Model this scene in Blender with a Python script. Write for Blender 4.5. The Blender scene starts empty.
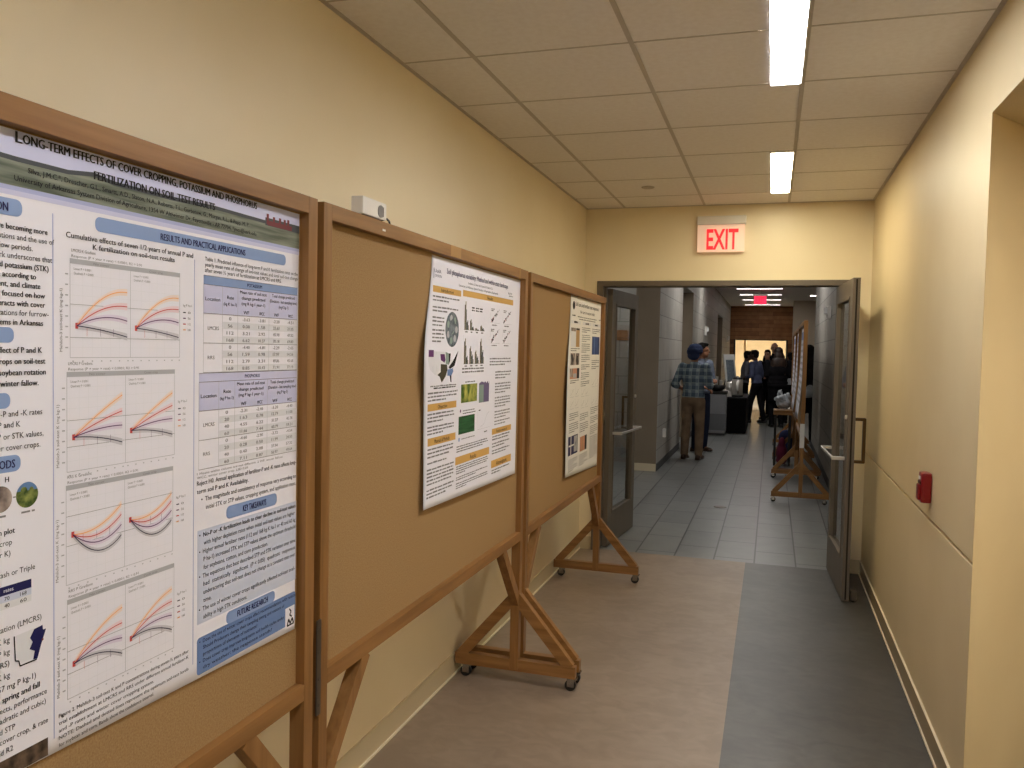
import bpy, bmesh, math, random
from mathutils import Vector, Matrix, Euler
random.seed(7)
scene = bpy.context.scene
COL = scene.collection
PI = math.pi

# ------------------------------------------------------------------ camera
cam_data = bpy.data.cameras.new('camera')
cam = bpy.data.objects.new('camera', cam_data)
COL.objects.link(cam)
YAW, PITCH, ROLL = 0.3040, -0.0421, 0.0205
fwd = Vector((-math.sin(YAW)*math.cos(PITCH), math.cos(YAW)*math.cos(PITCH), math.sin(PITCH)))
rt0 = Vector((math.cos(YAW), math.sin(YAW), 0))
up0 = rt0.cross(fwd)
rt = rt0*math.cos(ROLL) + up0*math.sin(ROLL)
up = up0*math.cos(ROLL) - rt0*math.sin(ROLL)
M = Matrix((rt, up, -fwd)).transposed().to_4x4()
M.translation = Vector((0, 0, 1.5965))
cam.matrix_world = M
cam_data.sensor_fit = 'HORIZONTAL'
cam_data.sensor_width = 36.0
cam_data.lens = 826.67/1024*36.0
cam_data.clip_start = 0.02
scene.camera = cam

# ------------------------------------------------------------------ world, exposure
world = bpy.data.worlds.new('world')
scene.world = world
world.use_nodes = True
world.node_tree.nodes['Background'].inputs[0].default_value = (0.9, 0.85, 0.75, 1)
world.node_tree.nodes['Background'].inputs[1].default_value = 0.02
vs = scene.view_settings
vs.view_transform = 'Standard'
vs.look = 'None'
vs.gamma = 1.0
vs.use_curve_mapping = False
vs.exposure = 1.80
NEAR_LIGHT = 13.0      # lens radiance of the fixtures in the yellow corridor
FAR_LIGHT = 7.0       # unseen lights added to the far corridor, and the side strips
ROOM_LIGHT = 24.0      # lamps in the room beyond the timber wall

# room dimensions (metres; x right, y down the corridor, z up)
XL, XR, YD, H = -1.446, 0.668, 6.50, 2.723
YB = -3.2
SKIP, SROW = 0.449, 0.601
X3 = XR - 0.585

# ------------------------------------------------------------------ materials
def srgb(r, g, b):
    f = lambda c: ((c/255+0.055)/1.055)**2.4 if c > 10 else c/255/12.92
    return (f(r), f(g), f(b), 1)

def mat(name, col, rough=0.6, spec=0.4, metal=0.0, emit=None, estr=0.0, trans=0.0, alpha=1.0):
    m = bpy.data.materials.new(name)
    m.use_nodes = True
    p = m.node_tree.nodes['Principled BSDF']
    p.inputs['Base Color'].default_value = col
    p.inputs['Roughness'].default_value = rough
    p.inputs['Specular IOR Level'].default_value = spec
    p.inputs['Metallic'].default_value = metal
    if emit:
        p.inputs['Emission Color'].default_value = emit
        p.inputs['Emission Strength'].default_value = estr
    if trans:
        p.inputs['Transmission Weight'].default_value = trans
        p.inputs['IOR'].default_value = 1.45
    p.inputs['Alpha'].default_value = alpha
    return m

def nodes(m):
    return m.node_tree.nodes, m.node_tree.links, m.node_tree.nodes['Principled BSDF']

def noise_col(m, c1, c2, scale=(5, 5, 5), nscale=1.0, detail=4.0, lo=0.35, hi=0.65, coord='Object', bump=0.0, distort=0.0, bscale=None):
    n, l, p = nodes(m)
    tc = n.new('ShaderNodeTexCoord'); mp = n.new('ShaderNodeMapping'); nz = n.new('ShaderNodeTexNoise'); cr = n.new('ShaderNodeValToRGB')
    mp.inputs['Scale'].default_value = scale
    nz.inputs['Scale'].default_value = nscale
    nz.inputs['Detail'].default_value = detail
    nz.inputs['Distortion'].default_value = distort
    cr.color_ramp.elements[0].position = lo; cr.color_ramp.elements[0].color = c1
    cr.color_ramp.elements[1].position = hi; cr.color_ramp.elements[1].color = c2
    l.new(tc.outputs[coord], mp.inputs[0]); l.new(mp.outputs[0], nz.inputs['Vector']); l.new(nz.outputs['Fac'], cr.inputs[0])
    l.new(cr.outputs[0], p.inputs['Base Color'])
    if bump:
        b = n.new('ShaderNodeBump'); b.inputs['Strength'].default_value = bump; b.inputs['Distance'].default_value = 0.002
        if bscale:
            mp2 = n.new('ShaderNodeMapping'); mp2.inputs['Scale'].default_value = bscale
            nz2 = n.new('ShaderNodeTexNoise'); nz2.inputs['Scale'].default_value = 1.0; nz2.inputs['Detail'].default_value = 3
            l.new(tc.outputs[coord], mp2.inputs[0]); l.new(mp2.outputs[0], nz2.inputs['Vector']); l.new(nz2.outputs['Fac'], b.inputs['Height'])
        else:
            l.new(nz.outputs['Fac'], b.inputs['Height'])
        l.new(b.outputs[0], p.inputs['Normal'])
    return cr

def brick_col(m, c1, c2, cm, bw, bh, mortar=0.004, offset=0.5, axes='xy', shift=(0, 0), rot=0, noise=0.0, bump=0.3):
    """tiles or blocks laid in object space on the two named axes"""
    n, l, p = nodes(m)
    tc = n.new('ShaderNodeTexCoord'); sx = n.new('ShaderNodeSeparateXYZ'); cx = n.new('ShaderNodeCombineXYZ'); mp = n.new('ShaderNodeMapping')
    bt = n.new('ShaderNodeTexBrick')
    l.new(tc.outputs['Object'], sx.inputs[0])
    l.new(sx.outputs[axes[0].upper()], cx.inputs[0]); l.new(sx.outputs[axes[1].upper()], cx.inputs[1])
    mp.inputs['Location'].default_value = (shift[0], shift[1], 0)
    l.new(cx.outputs[0], mp.inputs[0]); l.new(mp.outputs[0], bt.inputs['Vector'])
    bt.inputs['Color1'].default_value = c1; bt.inputs['Color2'].default_value = c2; bt.inputs['Mortar'].default_value = cm
    bt.inputs['Scale'].default_value = 1.0
    bt.inputs['Mortar Size'].default_value = mortar
    bt.inputs['Mortar Smooth'].default_value = 0.1
    bt.inputs['Brick Width'].default_value = bw
    bt.inputs['Row Height'].default_value = bh
    bt.offset = offset
    out = bt.outputs['Color']
    if noise:
        nz = n.new('ShaderNodeTexNoise'); nz.inputs['Scale'].default_value = 6; nz.inputs['Detail'].default_value = 5
        mx = n.new('ShaderNodeMix'); mx.data_type = 'RGBA'; mx.blend_type = 'MULTIPLY'; mx.inputs['Factor'].default_value = noise
        l.new(tc.outputs['Object'], nz.inputs['Vector'])
        l.new(out, mx.inputs['A']); l.new(nz.outputs['Fac'], mx.inputs['B']); out = mx.outputs['Result']
    l.new(out, p.inputs['Base Color'])
    if bump:
        b = n.new('ShaderNodeBump'); b.inputs['Strength'].default_value = bump; b.inputs['Distance'].default_value = 0.003; b.invert = True
        l.new(bt.outputs['Fac'], b.inputs['Height']); l.new(b.outputs[0], p.inputs['Normal'])

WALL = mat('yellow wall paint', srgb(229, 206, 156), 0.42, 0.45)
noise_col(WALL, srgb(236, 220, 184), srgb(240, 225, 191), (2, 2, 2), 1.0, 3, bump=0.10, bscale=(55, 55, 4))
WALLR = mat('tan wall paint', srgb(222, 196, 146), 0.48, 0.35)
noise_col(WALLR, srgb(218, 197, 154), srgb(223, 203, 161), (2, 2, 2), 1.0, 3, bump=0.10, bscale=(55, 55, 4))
CEIL = mat('ceiling tile', srgb(214, 203, 190), 0.9, 0.1)
noise_col(CEIL, srgb(237, 231, 225), srgb(242, 237, 232), (40, 40, 40), 1.0, 5, bump=0.2)
GRID = mat('ceiling grid paint', srgb(196, 187, 176), 0.6, 0.2)
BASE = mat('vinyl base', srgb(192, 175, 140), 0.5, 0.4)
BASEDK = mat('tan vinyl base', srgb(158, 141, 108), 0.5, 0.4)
CAULK_LIT_EDGE = mat('pale floor strip and painted lit edge', srgb(226, 212, 182), 0.5, 0.3)

def floor_mat(name, a, b, rough):
    m = mat(name, a, rough, 0.45)
    n, l, p = nodes(m)
    tc = n.new('ShaderNodeTexCoord')
    mp = n.new('ShaderNodeMapping'); mp.inputs['Scale'].default_value = (9, 13, 1)
    mp2 = n.new('ShaderNodeMapping'); mp2.inputs['Scale'].default_value = (2.6, 3.2, 1)
    n1 = n.new('ShaderNodeTexNoise'); n1.inputs['Scale'].default_value = 1; n1.inputs['Detail'].default_value = 6; n1.inputs['Distortion'].default_value = 1.2
    n2 = n.new('ShaderNodeTexNoise'); n2.inputs['Scale'].default_value = 1; n2.inputs['Detail'].default_value = 4; n2.inputs['Distortion'].default_value = 0.8
    ad = n.new('ShaderNodeMath'); ad.operation = 'ADD'
    cr = n.new('ShaderNodeValToRGB')
    cr.color_ramp.elements[0].position = 0.75; cr.color_ramp.elements[0].color = a
    cr.color_ramp.elements[1].position = 1.2; cr.color_ramp.elements[1].color = b
    cr.color_ramp.elements[0].position = 0.40; cr.color_ramp.elements[1].position = 0.62
    hf = n.new('ShaderNodeMath'); hf.operation = 'MULTIPLY'; hf.inputs[1].default_value = 0.5
    l.new(tc.outputs['Object'], mp.inputs[0]); l.new(tc.outputs['Object'], mp2.inputs[0])
    l.new(mp.outputs[0], n1.inputs['Vector']); l.new(mp2.outputs[0], n2.inputs['Vector'])
    l.new(n1.outputs['Fac'], ad.inputs[0]); l.new(n2.outputs['Fac'], ad.inputs[1]); l.new(ad.outputs[0], hf.inputs[0])
    l.new(hf.outputs[0], cr.inputs[0]); l.new(cr.outputs[0], p.inputs['Base Color'])
    return m
FLOOR_B = floor_mat('beige linoleum', srgb(131, 114, 97), srgb(146, 128, 110), 0.40)
FLOOR_G = floor_mat('grey linoleum', srgb(66, 64, 61), srgb(81, 79, 75), 0.36)
FLOOR_T = mat('grey floor tile', srgb(120, 121, 120), 0.30, 0.5)
brick_col(FLOOR_T, srgb(122, 124, 123), srgb(134, 136, 134), srgb(40, 40, 41), 0.59, 0.302, 0.006, 0.5, 'yx', (-6.34, 0.383), noise=0.35)
BLOCK = mat('grey ground face block', srgb(172, 168, 160), 0.55, 0.35)
brick_col(BLOCK, srgb(170, 166, 158), srgb(178, 174, 166), srgb(118, 114, 108), 0.61, 0.302, 0.005, 0.5, 'yz', (0, 0.02), noise=0.25)
BLOCKX = mat('grey block facing the door', srgb(172, 168, 160), 0.55, 0.35)
brick_col(BLOCKX, srgb(170, 166, 158), srgb(178, 174, 166), srgb(118, 114, 108), 0.61, 0.302, 0.005, 0.5, 'xz', (0, 0.02), noise=0.25)
TAUPE = mat('taupe paint', srgb(128, 112, 92), 0.6, 0.3)
noise_col(TAUPE, srgb(138, 124, 106), srgb(143, 129, 111), (3, 3, 3), 1, 3)
CREAMW = mat('cream paint', srgb(225, 205, 170), 0.7, 0.2)
noise_col(CREAMW, srgb(222, 201, 165), srgb(228, 209, 175), (3, 3, 3), 1, 3)
BEIGEW = mat('beige fabric panel', srgb(196, 180, 158), 0.8, 0.2)
noise_col(BEIGEW, srgb(200, 186, 166), srgb(200, 185, 163), (6, 6, 6), 1, 3)
PLANK = mat('timber planks', srgb(120, 76, 45), 0.5, 0.3)
brick_col(PLANK, srgb(192, 138, 96), srgb(150, 104, 70), srgb(88, 60, 42), 1.3, 0.14, 0.004, 0.37, 'xz', noise=0.6)
FRAME = mat('bronze grey door paint', srgb(104, 94, 82), 0.45, 0.4)
noise_col(FRAME, srgb(102, 92, 80), srgb(107, 97, 85), (8, 8, 2), 1, 2)
FRAMEDK = mat('dark gasket', srgb(40, 34, 28), 0.7, 0.2)
GLASS = mat('door glass', (0.92, 0.95, 0.95, 1), 0.02, 0.5, trans=1.0)
GLASS.node_tree.nodes['Principled BSDF'].inputs['IOR'].default_value = 1.12
SILVER = mat('brushed metal', srgb(226, 223, 218), 0.35, 0.5, 0.85)
BRONZE = mat('bronze handle', srgb(96, 78, 54), 0.35, 0.5, 1.0)
STEEL = mat('hinge steel', srgb(120, 112, 104), 0.4, 0.5, 0.9)
CHROME = mat('caster chrome', srgb(170, 168, 165), 0.25, 0.5, 1.0)
RUBBER = mat('black rubber', srgb(24, 22, 21), 0.5, 0.4)
def wood(name, scale):
    m = mat(name, srgb(168, 112, 60), 0.42, 0.4)
    noise_col(m, srgb(126, 87, 45), srgb(158, 114, 66), scale, 1.0, 6, 0.3, 0.7, distort=0.4, bump=0.05)
    return m
WOODV = wood('oak upright', (38, 38, 2.2))
WOODH = wood('oak rail', (38, 2.2, 38))
WOODX = wood('oak base', (2.2, 38, 38))
CORK = mat('cork', srgb(176, 134, 84), 0.85, 0.15)
noise_col(CORK, srgb(150, 118, 78), srgb(172, 140, 98), (260, 260, 260), 1.0, 3, 0.3, 0.7, bump=0.3)
TAPE = mat('old masking tape', srgb(176, 138, 90), 0.6, 0.3)
WHITE_PL = mat('white plastic', srgb(232, 228, 222), 0.4, 0.4)
GREY_PL = mat('grey plastic', srgb(150, 146, 142), 0.5, 0.4)
DKGREY = mat('dark grey plastic', srgb(62, 62, 62), 0.5, 0.4)
BLACK = mat('black cloth', srgb(16, 15, 16), 0.9, 0.1)
RED = mat('fire alarm red', srgb(126, 10, 15), 0.3, 0.5)
REDDK = mat('dark red recess', srgb(70, 6, 8), 0.4, 0.4)
NEARLENS = mat('lit lens', (1, 1, 1, 1), 0.5, emit=(0.94, 0.97, 1.03, 1), estr=NEAR_LIGHT)
WARMLENS = mat('lit warm lens', (1, 1, 1, 1), 0.5, emit=(0.98, 0.88, 0.64, 1), estr=NEAR_LIGHT)
THINLENS = mat('lit thin strip', (1, 1, 1, 1), 0.5, emit=(1.0, 0.97, 0.95, 1), estr=3.2)
ALCLENS = mat('lit alcove lens', (1, 1, 1, 1), 0.5, emit=(1.0, 0.93, 0.80, 1), estr=NEAR_LIGHT*2.0)
FARLENS = mat('lit strip', (1, 1, 1, 1), 0.5, emit=(1.0, 0.97, 0.93, 1), estr=FAR_LIGHT)
ROOMLENS = mat('lit room lamp', (1, 1, 1, 1), 0.5, emit=(1.0, 0.90, 0.72, 1), estr=ROOM_LIGHT)
EXITRED = mat('lit exit red', srgb(235, 30, 40), 0.4, emit=srgb(255, 30, 36), estr=0.42)
EXITPANEL = mat('exit panel', srgb(250, 226, 205), 0.3, 0.4, emit=srgb(255, 196, 176), estr=0.07)
EXITFAR = mat('far exit glow', srgb(235, 40, 80), 0.4, emit=srgb(255, 44, 84), estr=0.36)
ALU = mat('sign housing aluminium', srgb(216, 211, 202), 0.45, 0.5, 0.2)

# ------------------------------------------------------------------ builders
class MB:
    """collects shapes and links them as one mesh object"""
    def __init__(s):
        s.bm = bmesh.new(); s.mi = 0
    def _new(s, geo):
        for f in geo:
            f.material_index = s.mi
    def box(s, x0, x1, y0, y1, z0, z1, bevel=0.0, M=None):
        b = bmesh.new()
        bmesh.ops.create_cube(b, size=1)
        for v in b.verts:
            v.co = Vector(((x0+x1)/2+v.co.x*(x1-x0), (y0+y1)/2+v.co.y*(y1-y0), (z0+z1)/2+v.co.z*(z1-z0)))
        if bevel:
            bmesh.ops.bevel(b, geom=b.edges[:], offset=bevel, segments=2, affect='EDGES', profile=0.7)
        return s.merge(b, M)
    def merge(s, b, M=None, smooth=False):
        if M is not None:
            b.transform(M)
        vm = {}
        for v in b.verts:
            vm[v] = s.bm.verts.new(v.co)
        for f in b.faces:
            try:
                g = s.bm.faces.new([vm[v] for v in f.verts])
                g.material_index = s.mi; g.smooth = smooth or f.smooth
            except ValueError:
                pass
        b.free()
        return s
    def bar(s, p0, p1, w, t, side=(0, 0, 1), bevel=0.0):
        """rectangular bar from p0 to p1: w across 'side x axis', t along side"""
        p0 = Vector(p0); p1 = Vector(p1); d = p1-p0; L = d.length; d.normalize()
        sd = Vector(side); sd = (sd - d*sd.dot(d)).normalized(); c = d.cross(sd)
        M = Matrix((c, sd, d)).transposed().to_4x4(); M.translation = (p0+p1)/2
        return s.box(-w/2, w/2, -t/2, t/2, -L/2, L/2, bevel, M)
    def cyl(s, p0, p1, r0, r1=None, seg=20, smooth=True):
        r1 = r0 if r1 is None else r1
        p0 = Vector(p0); p1 = Vector(p1); d = p1-p0
        b = bmesh.new()
        bmesh.ops.create_cone(b, cap_ends=True, segments=seg, radius1=r0, radius2=r1, depth=d.length)
        for f in b.faces:
            f.smooth = smooth and len(f.verts) == 4
        M = d.to_track_quat('Z', 'Y').to_matrix().to_4x4(); M.translation = (p0+p1)/2
        return s.merge(b, M)
    def ell(s, c, r, rot=None, seg=16):
        b = bmesh.new()
        bmesh.ops.create_uvsphere(b, u_segments=seg, v_segments=max(8, seg//2+2), radius=1)
        M = Matrix.Translation(Vector(c)) @ (rot.to_4x4() if rot else Matrix.Identity(4)) @ Matrix.Diagonal((r[0], r[1], r[2], 1))
        for f in b.faces: f.smooth = True
        return s.merge(b, M)
    def cap(s, p0, r0, p1, r1):
        s.cyl(p0, p1, r0, r1, 14); s.ell(p0, (r0,)*3, seg=14); s.ell(p1, (r1,)*3, seg=14)
        return s
    def tube(s, pts, r, seg=10):
        for a, b in zip(pts, pts[1:]):
            s.cyl(a, b, r, r, seg)
        for p in pts[1:-1]:
            s.ell(p, (r,)*3, seg=seg)
        return s
    def lathe(s, prof, c=(0, 0, 0), seg=24):
        c = Vector(c); rings = []
        for (r, z) in prof:
            rings.append([s.bm.verts.new(c+Vector((r*math.cos(2*PI*k/seg), r*math.sin(2*PI*k/seg), z))) for k in range(seg)])
        for a, b in zip(rings, rings[1:]):
            for k in range(seg):
                f = s.bm.faces.new([a[k], a[(k+1) % seg], b[(k+1) % seg], b[k]]); f.smooth = True; f.material_index = s.mi
        for rg, rev in ((rings[0], True), (rings[-1], False)):
            f = s.bm.faces.new(rg[::-1] if rev else rg); f.material_index = s.mi
        return s
    def prism(s, poly, axis, a, b):
        """polygon (two coords) extruded along axis x/y/z from a to b"""
        def P(u, v, w):
            return {'x': (w, u, v), 'y': (u, w, v), 'z': (u, v, w)}[axis]
        A = [s.bm.verts.new(P(u, v, a)) for u, v in poly]; B = [s.bm.verts.new(P(u, v, b)) for u, v in poly]
        n = len(poly)
        for f in [s.bm.faces.new(A), s.bm.faces.new(B[::-1])] + [s.bm.faces.new([A[i], B[i], B[(i+1) % n], A[(i+1) % n]]) for i in range(n)]:
            f.material_index = s.mi
        return s
    def quad(s, *pts):
        f = s.bm.faces.new([s.bm.verts.new(p) for p in pts]); f.material_index = s.mi
        return s
    def build(s, name, mats, parent=None, recalc=True, off=None):
        if recalc:
            bmesh.ops.recalc_face_normals(s.bm, faces=s.bm.faces[:])
        me = bpy.data.meshes.new(name)
        if off:
            bmesh.ops.translate(s.bm, verts=s.bm.verts[:], vec=-Vector(off))
        s.bm.to_mesh(me); s.bm.free()
        for m in (mats if isinstance(mats, (list, tuple)) else [mats]):
            me.materials.append(m)
        o = bpy.data.objects.new(name, me); COL.objects.link(o)
        if off and parent is None:
            o.location = off
        if parent: o.parent = parent
        return o

def tag(o, label, cat, group=None):
    o['label'] = label; o['category'] = cat
    if group: o['group'] = group
    return o
def thing(name, label, cat, loc=(0, 0, 0), rz=0, group=None):
    o = bpy.data.objects.new(name, None); COL.objects.link(o)
    o.location = loc; o.rotation_euler = (0, 0, rz); o.empty_display_size = 0.1
    return tag(o, label, cat, group)
def struct(name, mb, m, parent=None):
    o = mb.build(name, m, parent)
    o['kind'] = 'structure'
    return o
def dup(root, loc, rz, label, group=None):
    r = root.copy(); COL.objects.link(r); r.location = loc; r.rotation_euler = (0, 0, rz); r['label'] = label
    if group: r['group'] = group
    for ch in list(root.children):
        c = ch.copy(); COL.objects.link(c); c.parent = r
        for g in list(ch.children):
            d = g.copy(); COL.objects.link(d); d.parent = c
    return r

# ------------------------------------------------------------------ the room
XG = -0.145     # seam between the beige and the grey linoleum
struct('floor', MB().box(XL-0.2, XG, YB, YD+0.03, -0.08, 0), FLOOR_B)
struct('floor_grey_strip', MB().box(XG, XR+2.6, YB, YD+0.03, -0.08, 0), FLOOR_G)
struct('floor_tile', MB().box(-4.2, 3.4, YD+0.03, 38.5, -0.08, 0), FLOOR_T)
struct('wall_left', MB().box(XL-0.15, XL, YB, YD+0.15, 0, H+0.1), WALL)
struct('wall_back', MB().box(XL-0.15, XR+2.6, YB-0.15, YB, 0, H+0.1), WALL)
# right wall: two panels with a shadow groove between them, open to an alcove nearer the camera
YC = 3.11; ZS = 2.41; YO = 0.9
w = MB()
sec = lambda d: [(XR+d, YC+d*1.405), (XR+d, YD+0.15), (XR+0.15, YD+0.15), (XR+0.15, YC+0.15*1.405)]
w.prism(sec(0), 'z', 0, 0.895); w.prism(sec(0), 'z', 0.908, H+0.1); w.prism([(XR+0.018, YC+0.03), (XR+0.018, YD+0.15), (XR+0.14, YD+0.15), (XR+0.14, YC+0.20)], 'z', 0.88, 0.92)
w.box(XR, XR+0.15, YO, YC, ZS, H+0.1); w.prism([(XR+0.0005, YC+0.0001), (XR+0.15, YC+0.2095), (XR+0.15, YC+0.0001)], 'z', ZS, H+0.1); w.box(XR, XR+0.15, YB, YO, 0, H+0.1)
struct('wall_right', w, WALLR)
# alcove: splayed jamb, soffit, back
j = MB()
dx, dy = 0.58, 0.815
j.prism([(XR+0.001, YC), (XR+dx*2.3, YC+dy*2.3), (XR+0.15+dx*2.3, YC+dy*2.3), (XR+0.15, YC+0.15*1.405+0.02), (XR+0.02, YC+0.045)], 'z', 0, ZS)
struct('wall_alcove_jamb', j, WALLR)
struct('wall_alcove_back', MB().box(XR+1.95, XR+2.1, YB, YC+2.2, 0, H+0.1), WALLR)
struct('wall_alcove_side', MB().box(XR+0.15, XR+1.95, YO-0.15, YO, 0, ZS), WALLR)
struct('ceiling_alcove', MB().box(XR+0.15, XR+2.1, YO-0.15, YC+2.2, ZS, ZS+0.1), WALLR)
# end wall with the double door opening
FX0, FX1, FZ = -1.342, 0.572, 2.150
w = MB(); w.box(XL, FX0, YD, YD+0.15, 0, H+0.1); w.box(FX1, XR, YD, YD+0.15, 0, H+0.1); w.box(FX0, FX1, YD, YD+0.15, FZ, H+0.1)
struct('wall_end', w, WALL)
# ceiling
struct('ceiling', MB().box(XL, XR, YB, YD, H, H+0.08), CEIL)
g = MB()
for x in (X3, X3-0.61, X3-1.22):
    g.box(x-0.009, x+0.009, YB, YD, H-0.003, H+0.001)
k = 0
while YD-SKIP-k*SROW > YB:
    y = YD-SKIP-k*SROW
    g.box(XL, XR, y-0.004, y+0.004, H-0.002, H+0.001); k += 1
for x0, x1, y0, y1 in ((XL, XL+0.016, YB, YD), (XR-0.016, XR, YB, YD), (XL, XR, YD-0.016, YD)):
    g.box(x0, x1, y0, y1, H-0.004, H+0.001)
struct('trim_2', g, GRID)
# bases
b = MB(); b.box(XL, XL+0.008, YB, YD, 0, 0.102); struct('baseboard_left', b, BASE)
b = MB(); b.box(XL+0.008, XL+0.016, YB, YD, 0, 0.008); struct('trim_3', b, CAULK_LIT_EDGE)
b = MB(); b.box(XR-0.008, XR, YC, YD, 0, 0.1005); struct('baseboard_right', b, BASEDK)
b = MB(); b.box(XR-0.010, XR, YC-0.0, YD, 0.1005, 0.1030); struct('trim_8', b, CAULK_LIT_EDGE)  # pale colour stands in for light on the top edge of the base
b = MB(); b.box(XR-0.015, XR-0.008, YC, YD, 0, 0.008); struct('trim_4', b, CAULK_LIT_EDGE)
b = MB(); b.box(XL+0.01, FX0, YD-0.008, YD, 0, 0.102); b.box(FX1, XR-0.008, YD-0.008, YD, 0, 0.102); struct('baseboard_end', b, BASE)

# door frame (head and jambs)
f = MB()
f.box(FX0, FX0+0.048, YD-0.018, YD+0.168, 0, FZ-0.040); f.box(FX1-0.095, FX1, YD-0.018, YD+0.168, 0, FZ-0.040)
f.box(FX0, FX1, YD-0.018, YD+0.168, FZ-0.040, FZ)
f.box(FX0+0.048, FX0+0.060, YD+0.03, YD+0.09, 0, FZ-0.046); f.box(FX0+0.0485, FX1-0.0955, YD+0.03, YD+0.09, FZ-0.046, FZ-0.0405)
struct('trim_5', f, FRAME)

def door(name, loc, rz, length, push_side):
    """leaf hinged at its origin, lying along +y, thickness along x"""
    T, ST, TR, BR, Z0, Z1 = 0.045, 0.125, 0.125, 0.27, 0.008, 2.098
    d = MB()
    d.box(0, T, 0, ST, Z0, Z1, 0.002); d.box(0, T, length-ST, length, Z0, Z1, 0.002)
    d.box(0, T, ST, length-ST, Z1-TR, Z1); d.box(0, T, ST, length-ST, Z0, Z0+BR)
    o = struct(name, d, FRAME); o.location = loc; o.rotation_euler = (0, 0, rz)
    q = MB()
    for x0, x1 in ((-0.006, 0.006), (T-0.006, T+0.006)):
        q.box(x0, x1, ST-0.012, ST+0.004, Z0+BR-0.012, Z1-TR+0.012); q.box(x0, x1, length-ST-0.004, length-ST+0.012, Z0+BR-0.012, Z1-TR+0.012)
        q.box(x0, x1, ST, length-ST, Z0+BR-0.012, Z0+BR+0.004); q.box(x0, x1, ST, length-ST, Z1-TR-0.004, Z1-TR+0.012)
    q.build('glazing_bead', FRAME, o)
    MB().box(T/2-0.003, T/2+0.003, ST, length-ST, Z0+BR, Z1-TR).build('glass_pane', GLASS, o)
    MB().box(T/2-0.005, T/2+0.005, length-0.002, length+0.003, Z0+0.01, Z1-0.01).build('edge_seal', FRAMEDK, o)
    # push bar
    sgn = -1 if push_side < 0 else 1
    xf = 0 if push_side < 0 else T
    p = MB()
    p.bar((xf+sgn*0.075, 0.10, 0.925), (xf+sgn*0.075, length-0.10, 0.925), 0.014, 0.018, (0, 0, 1), 0.003)
    for yy in (0.10, length-0.10):
        p.bar((xf, yy, 0.925), (xf+sgn*0.080, yy, 0.925), 0.020, 0.022, (0, 0, 1), 0.003)
    p.build('push_bar', SILVER, o)
    MB().cyl((xf, length-0.055, 1.20), (xf+sgn*0.012, length-0.055, 1.20), 0.014).build('lock_cylinder', SILVER, o)
    # pull handle on the other face
    xb = T if push_side < 0 else 0
    p = MB()
    p.bar((xb-sgn*0.062, length-0.06, 0.905), (xb-sgn*0.062, length-0.06, 1.195), 0.020, 0.024, (0, 1, 0), 0.003)
    for zz in (0.912, 1.188):
        p.bar((xb, length-0.06, zz), (xb-sgn*0.068, length-0.06, zz), 0.020, 0.024, (0, 1, 0), 0.003)
    p.build('pull_handle', BRONZE, o)
    hb = MB()
    for zz in (0.25, 1.05, 1.85):
        hb.cyl((xb-sgn*0.004, -0.004, zz-0.055), (xb-sgn*0.004, -0.004, zz+0.055), 0.008, seg=12)
    hb.build('hinge', STEEL, o)
    return o
# left leaf swings into the far corridor, right leaf swings towards the camera
door('door_1', (-1.280, YD+0.10, 0), math.radians(-5.0), 0.86, 1)
dr = door('door_2', (0.482, YD+0.07, 0), PI+math.radians(2.8), 0.86, 1)
# door holder on the floor side of the right leaf
q = MB(); q.box(-0.05, -0.012, 0.80, 0.85, 0.012, 0.075, 0.004); q.cyl((-0.03, 0.825, 0.0), (-0.03, 0.825, 0.05), 0.012)
q.build('kick_down_holder', STEEL, dr)

# ------------------------------------------------------------------ ceiling lights of the yellow corridor
def fixture(y0, y1, label, lens=NEARLENS, x1=X3-0.001, w=0.130, z=H, group='recessed corridor light fixtures'):
    t = thing('ceiling_light', label, 'light', ((x1-w/2), (y0+y1)/2, z), 0, group)
    L = (y1-y0)/2; W = w/2
    MB().box(-W+0.006, W-0.006, -L+0.006, L-0.006, -0.006, -0.003).build('lens', lens, t)
    r = MB(); r.box(-W, -W+0.006, -L, L, -0.011, -0.001); r.box(W-0.006, W, -L, L, -0.011, -0.001)
    r.box(-W, W, -L, -L+0.006, -0.011, -0.001); r.box(-W, W, L-0.006, L, -0.011, -0.001)
    r.build('frame', WHITE_PL, t)
    return t
R_ = lambda k: YD-SKIP-(k-1)*SROW
fixture(R_(3), R_(1), 'short looking white strip light in ceiling nearest the exit sign', WARMLENS)
fixture(R_(7), R_(5), 'bright long white strip light cut off by the top of the photo')
fixture(R_(11), R_(9), 'white strip light in ceiling just above the viewer')
fixture(R_(15), R_(13), 'white strip light in ceiling behind the viewer')
t = thing('ceiling_light', 'square light in the ceiling of the side alcove', 'light', (XR+1.05, 2.2, ZS))
MB().box(-0.168, 0.168, -0.168, 0.168, -0.008, -0.004).build('lens', ALCLENS, t)
r = MB()
for a in (-1, 1):
    r.box(a*0.18-0.012, a*0.18+0.012, -0.192, 0.192, -0.012, -0.001); r.box(-0.192, 0.192, a*0.18-0.012, a*0.18+0.012, -0.012, -0.001)
r.build('frame', WHITE_PL, t)
sp = thing('sprinkler_cover', 'small round concealed sprinkler cover in the ceiling tile', 'sprinkler', (-0.847, 5.713, H))
MB().lathe([(0.045, -0.001), (0.045, -0.005), (0.036, -0.009), (0.0, -0.010)][:3]).build('cap', GRID, sp)

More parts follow.
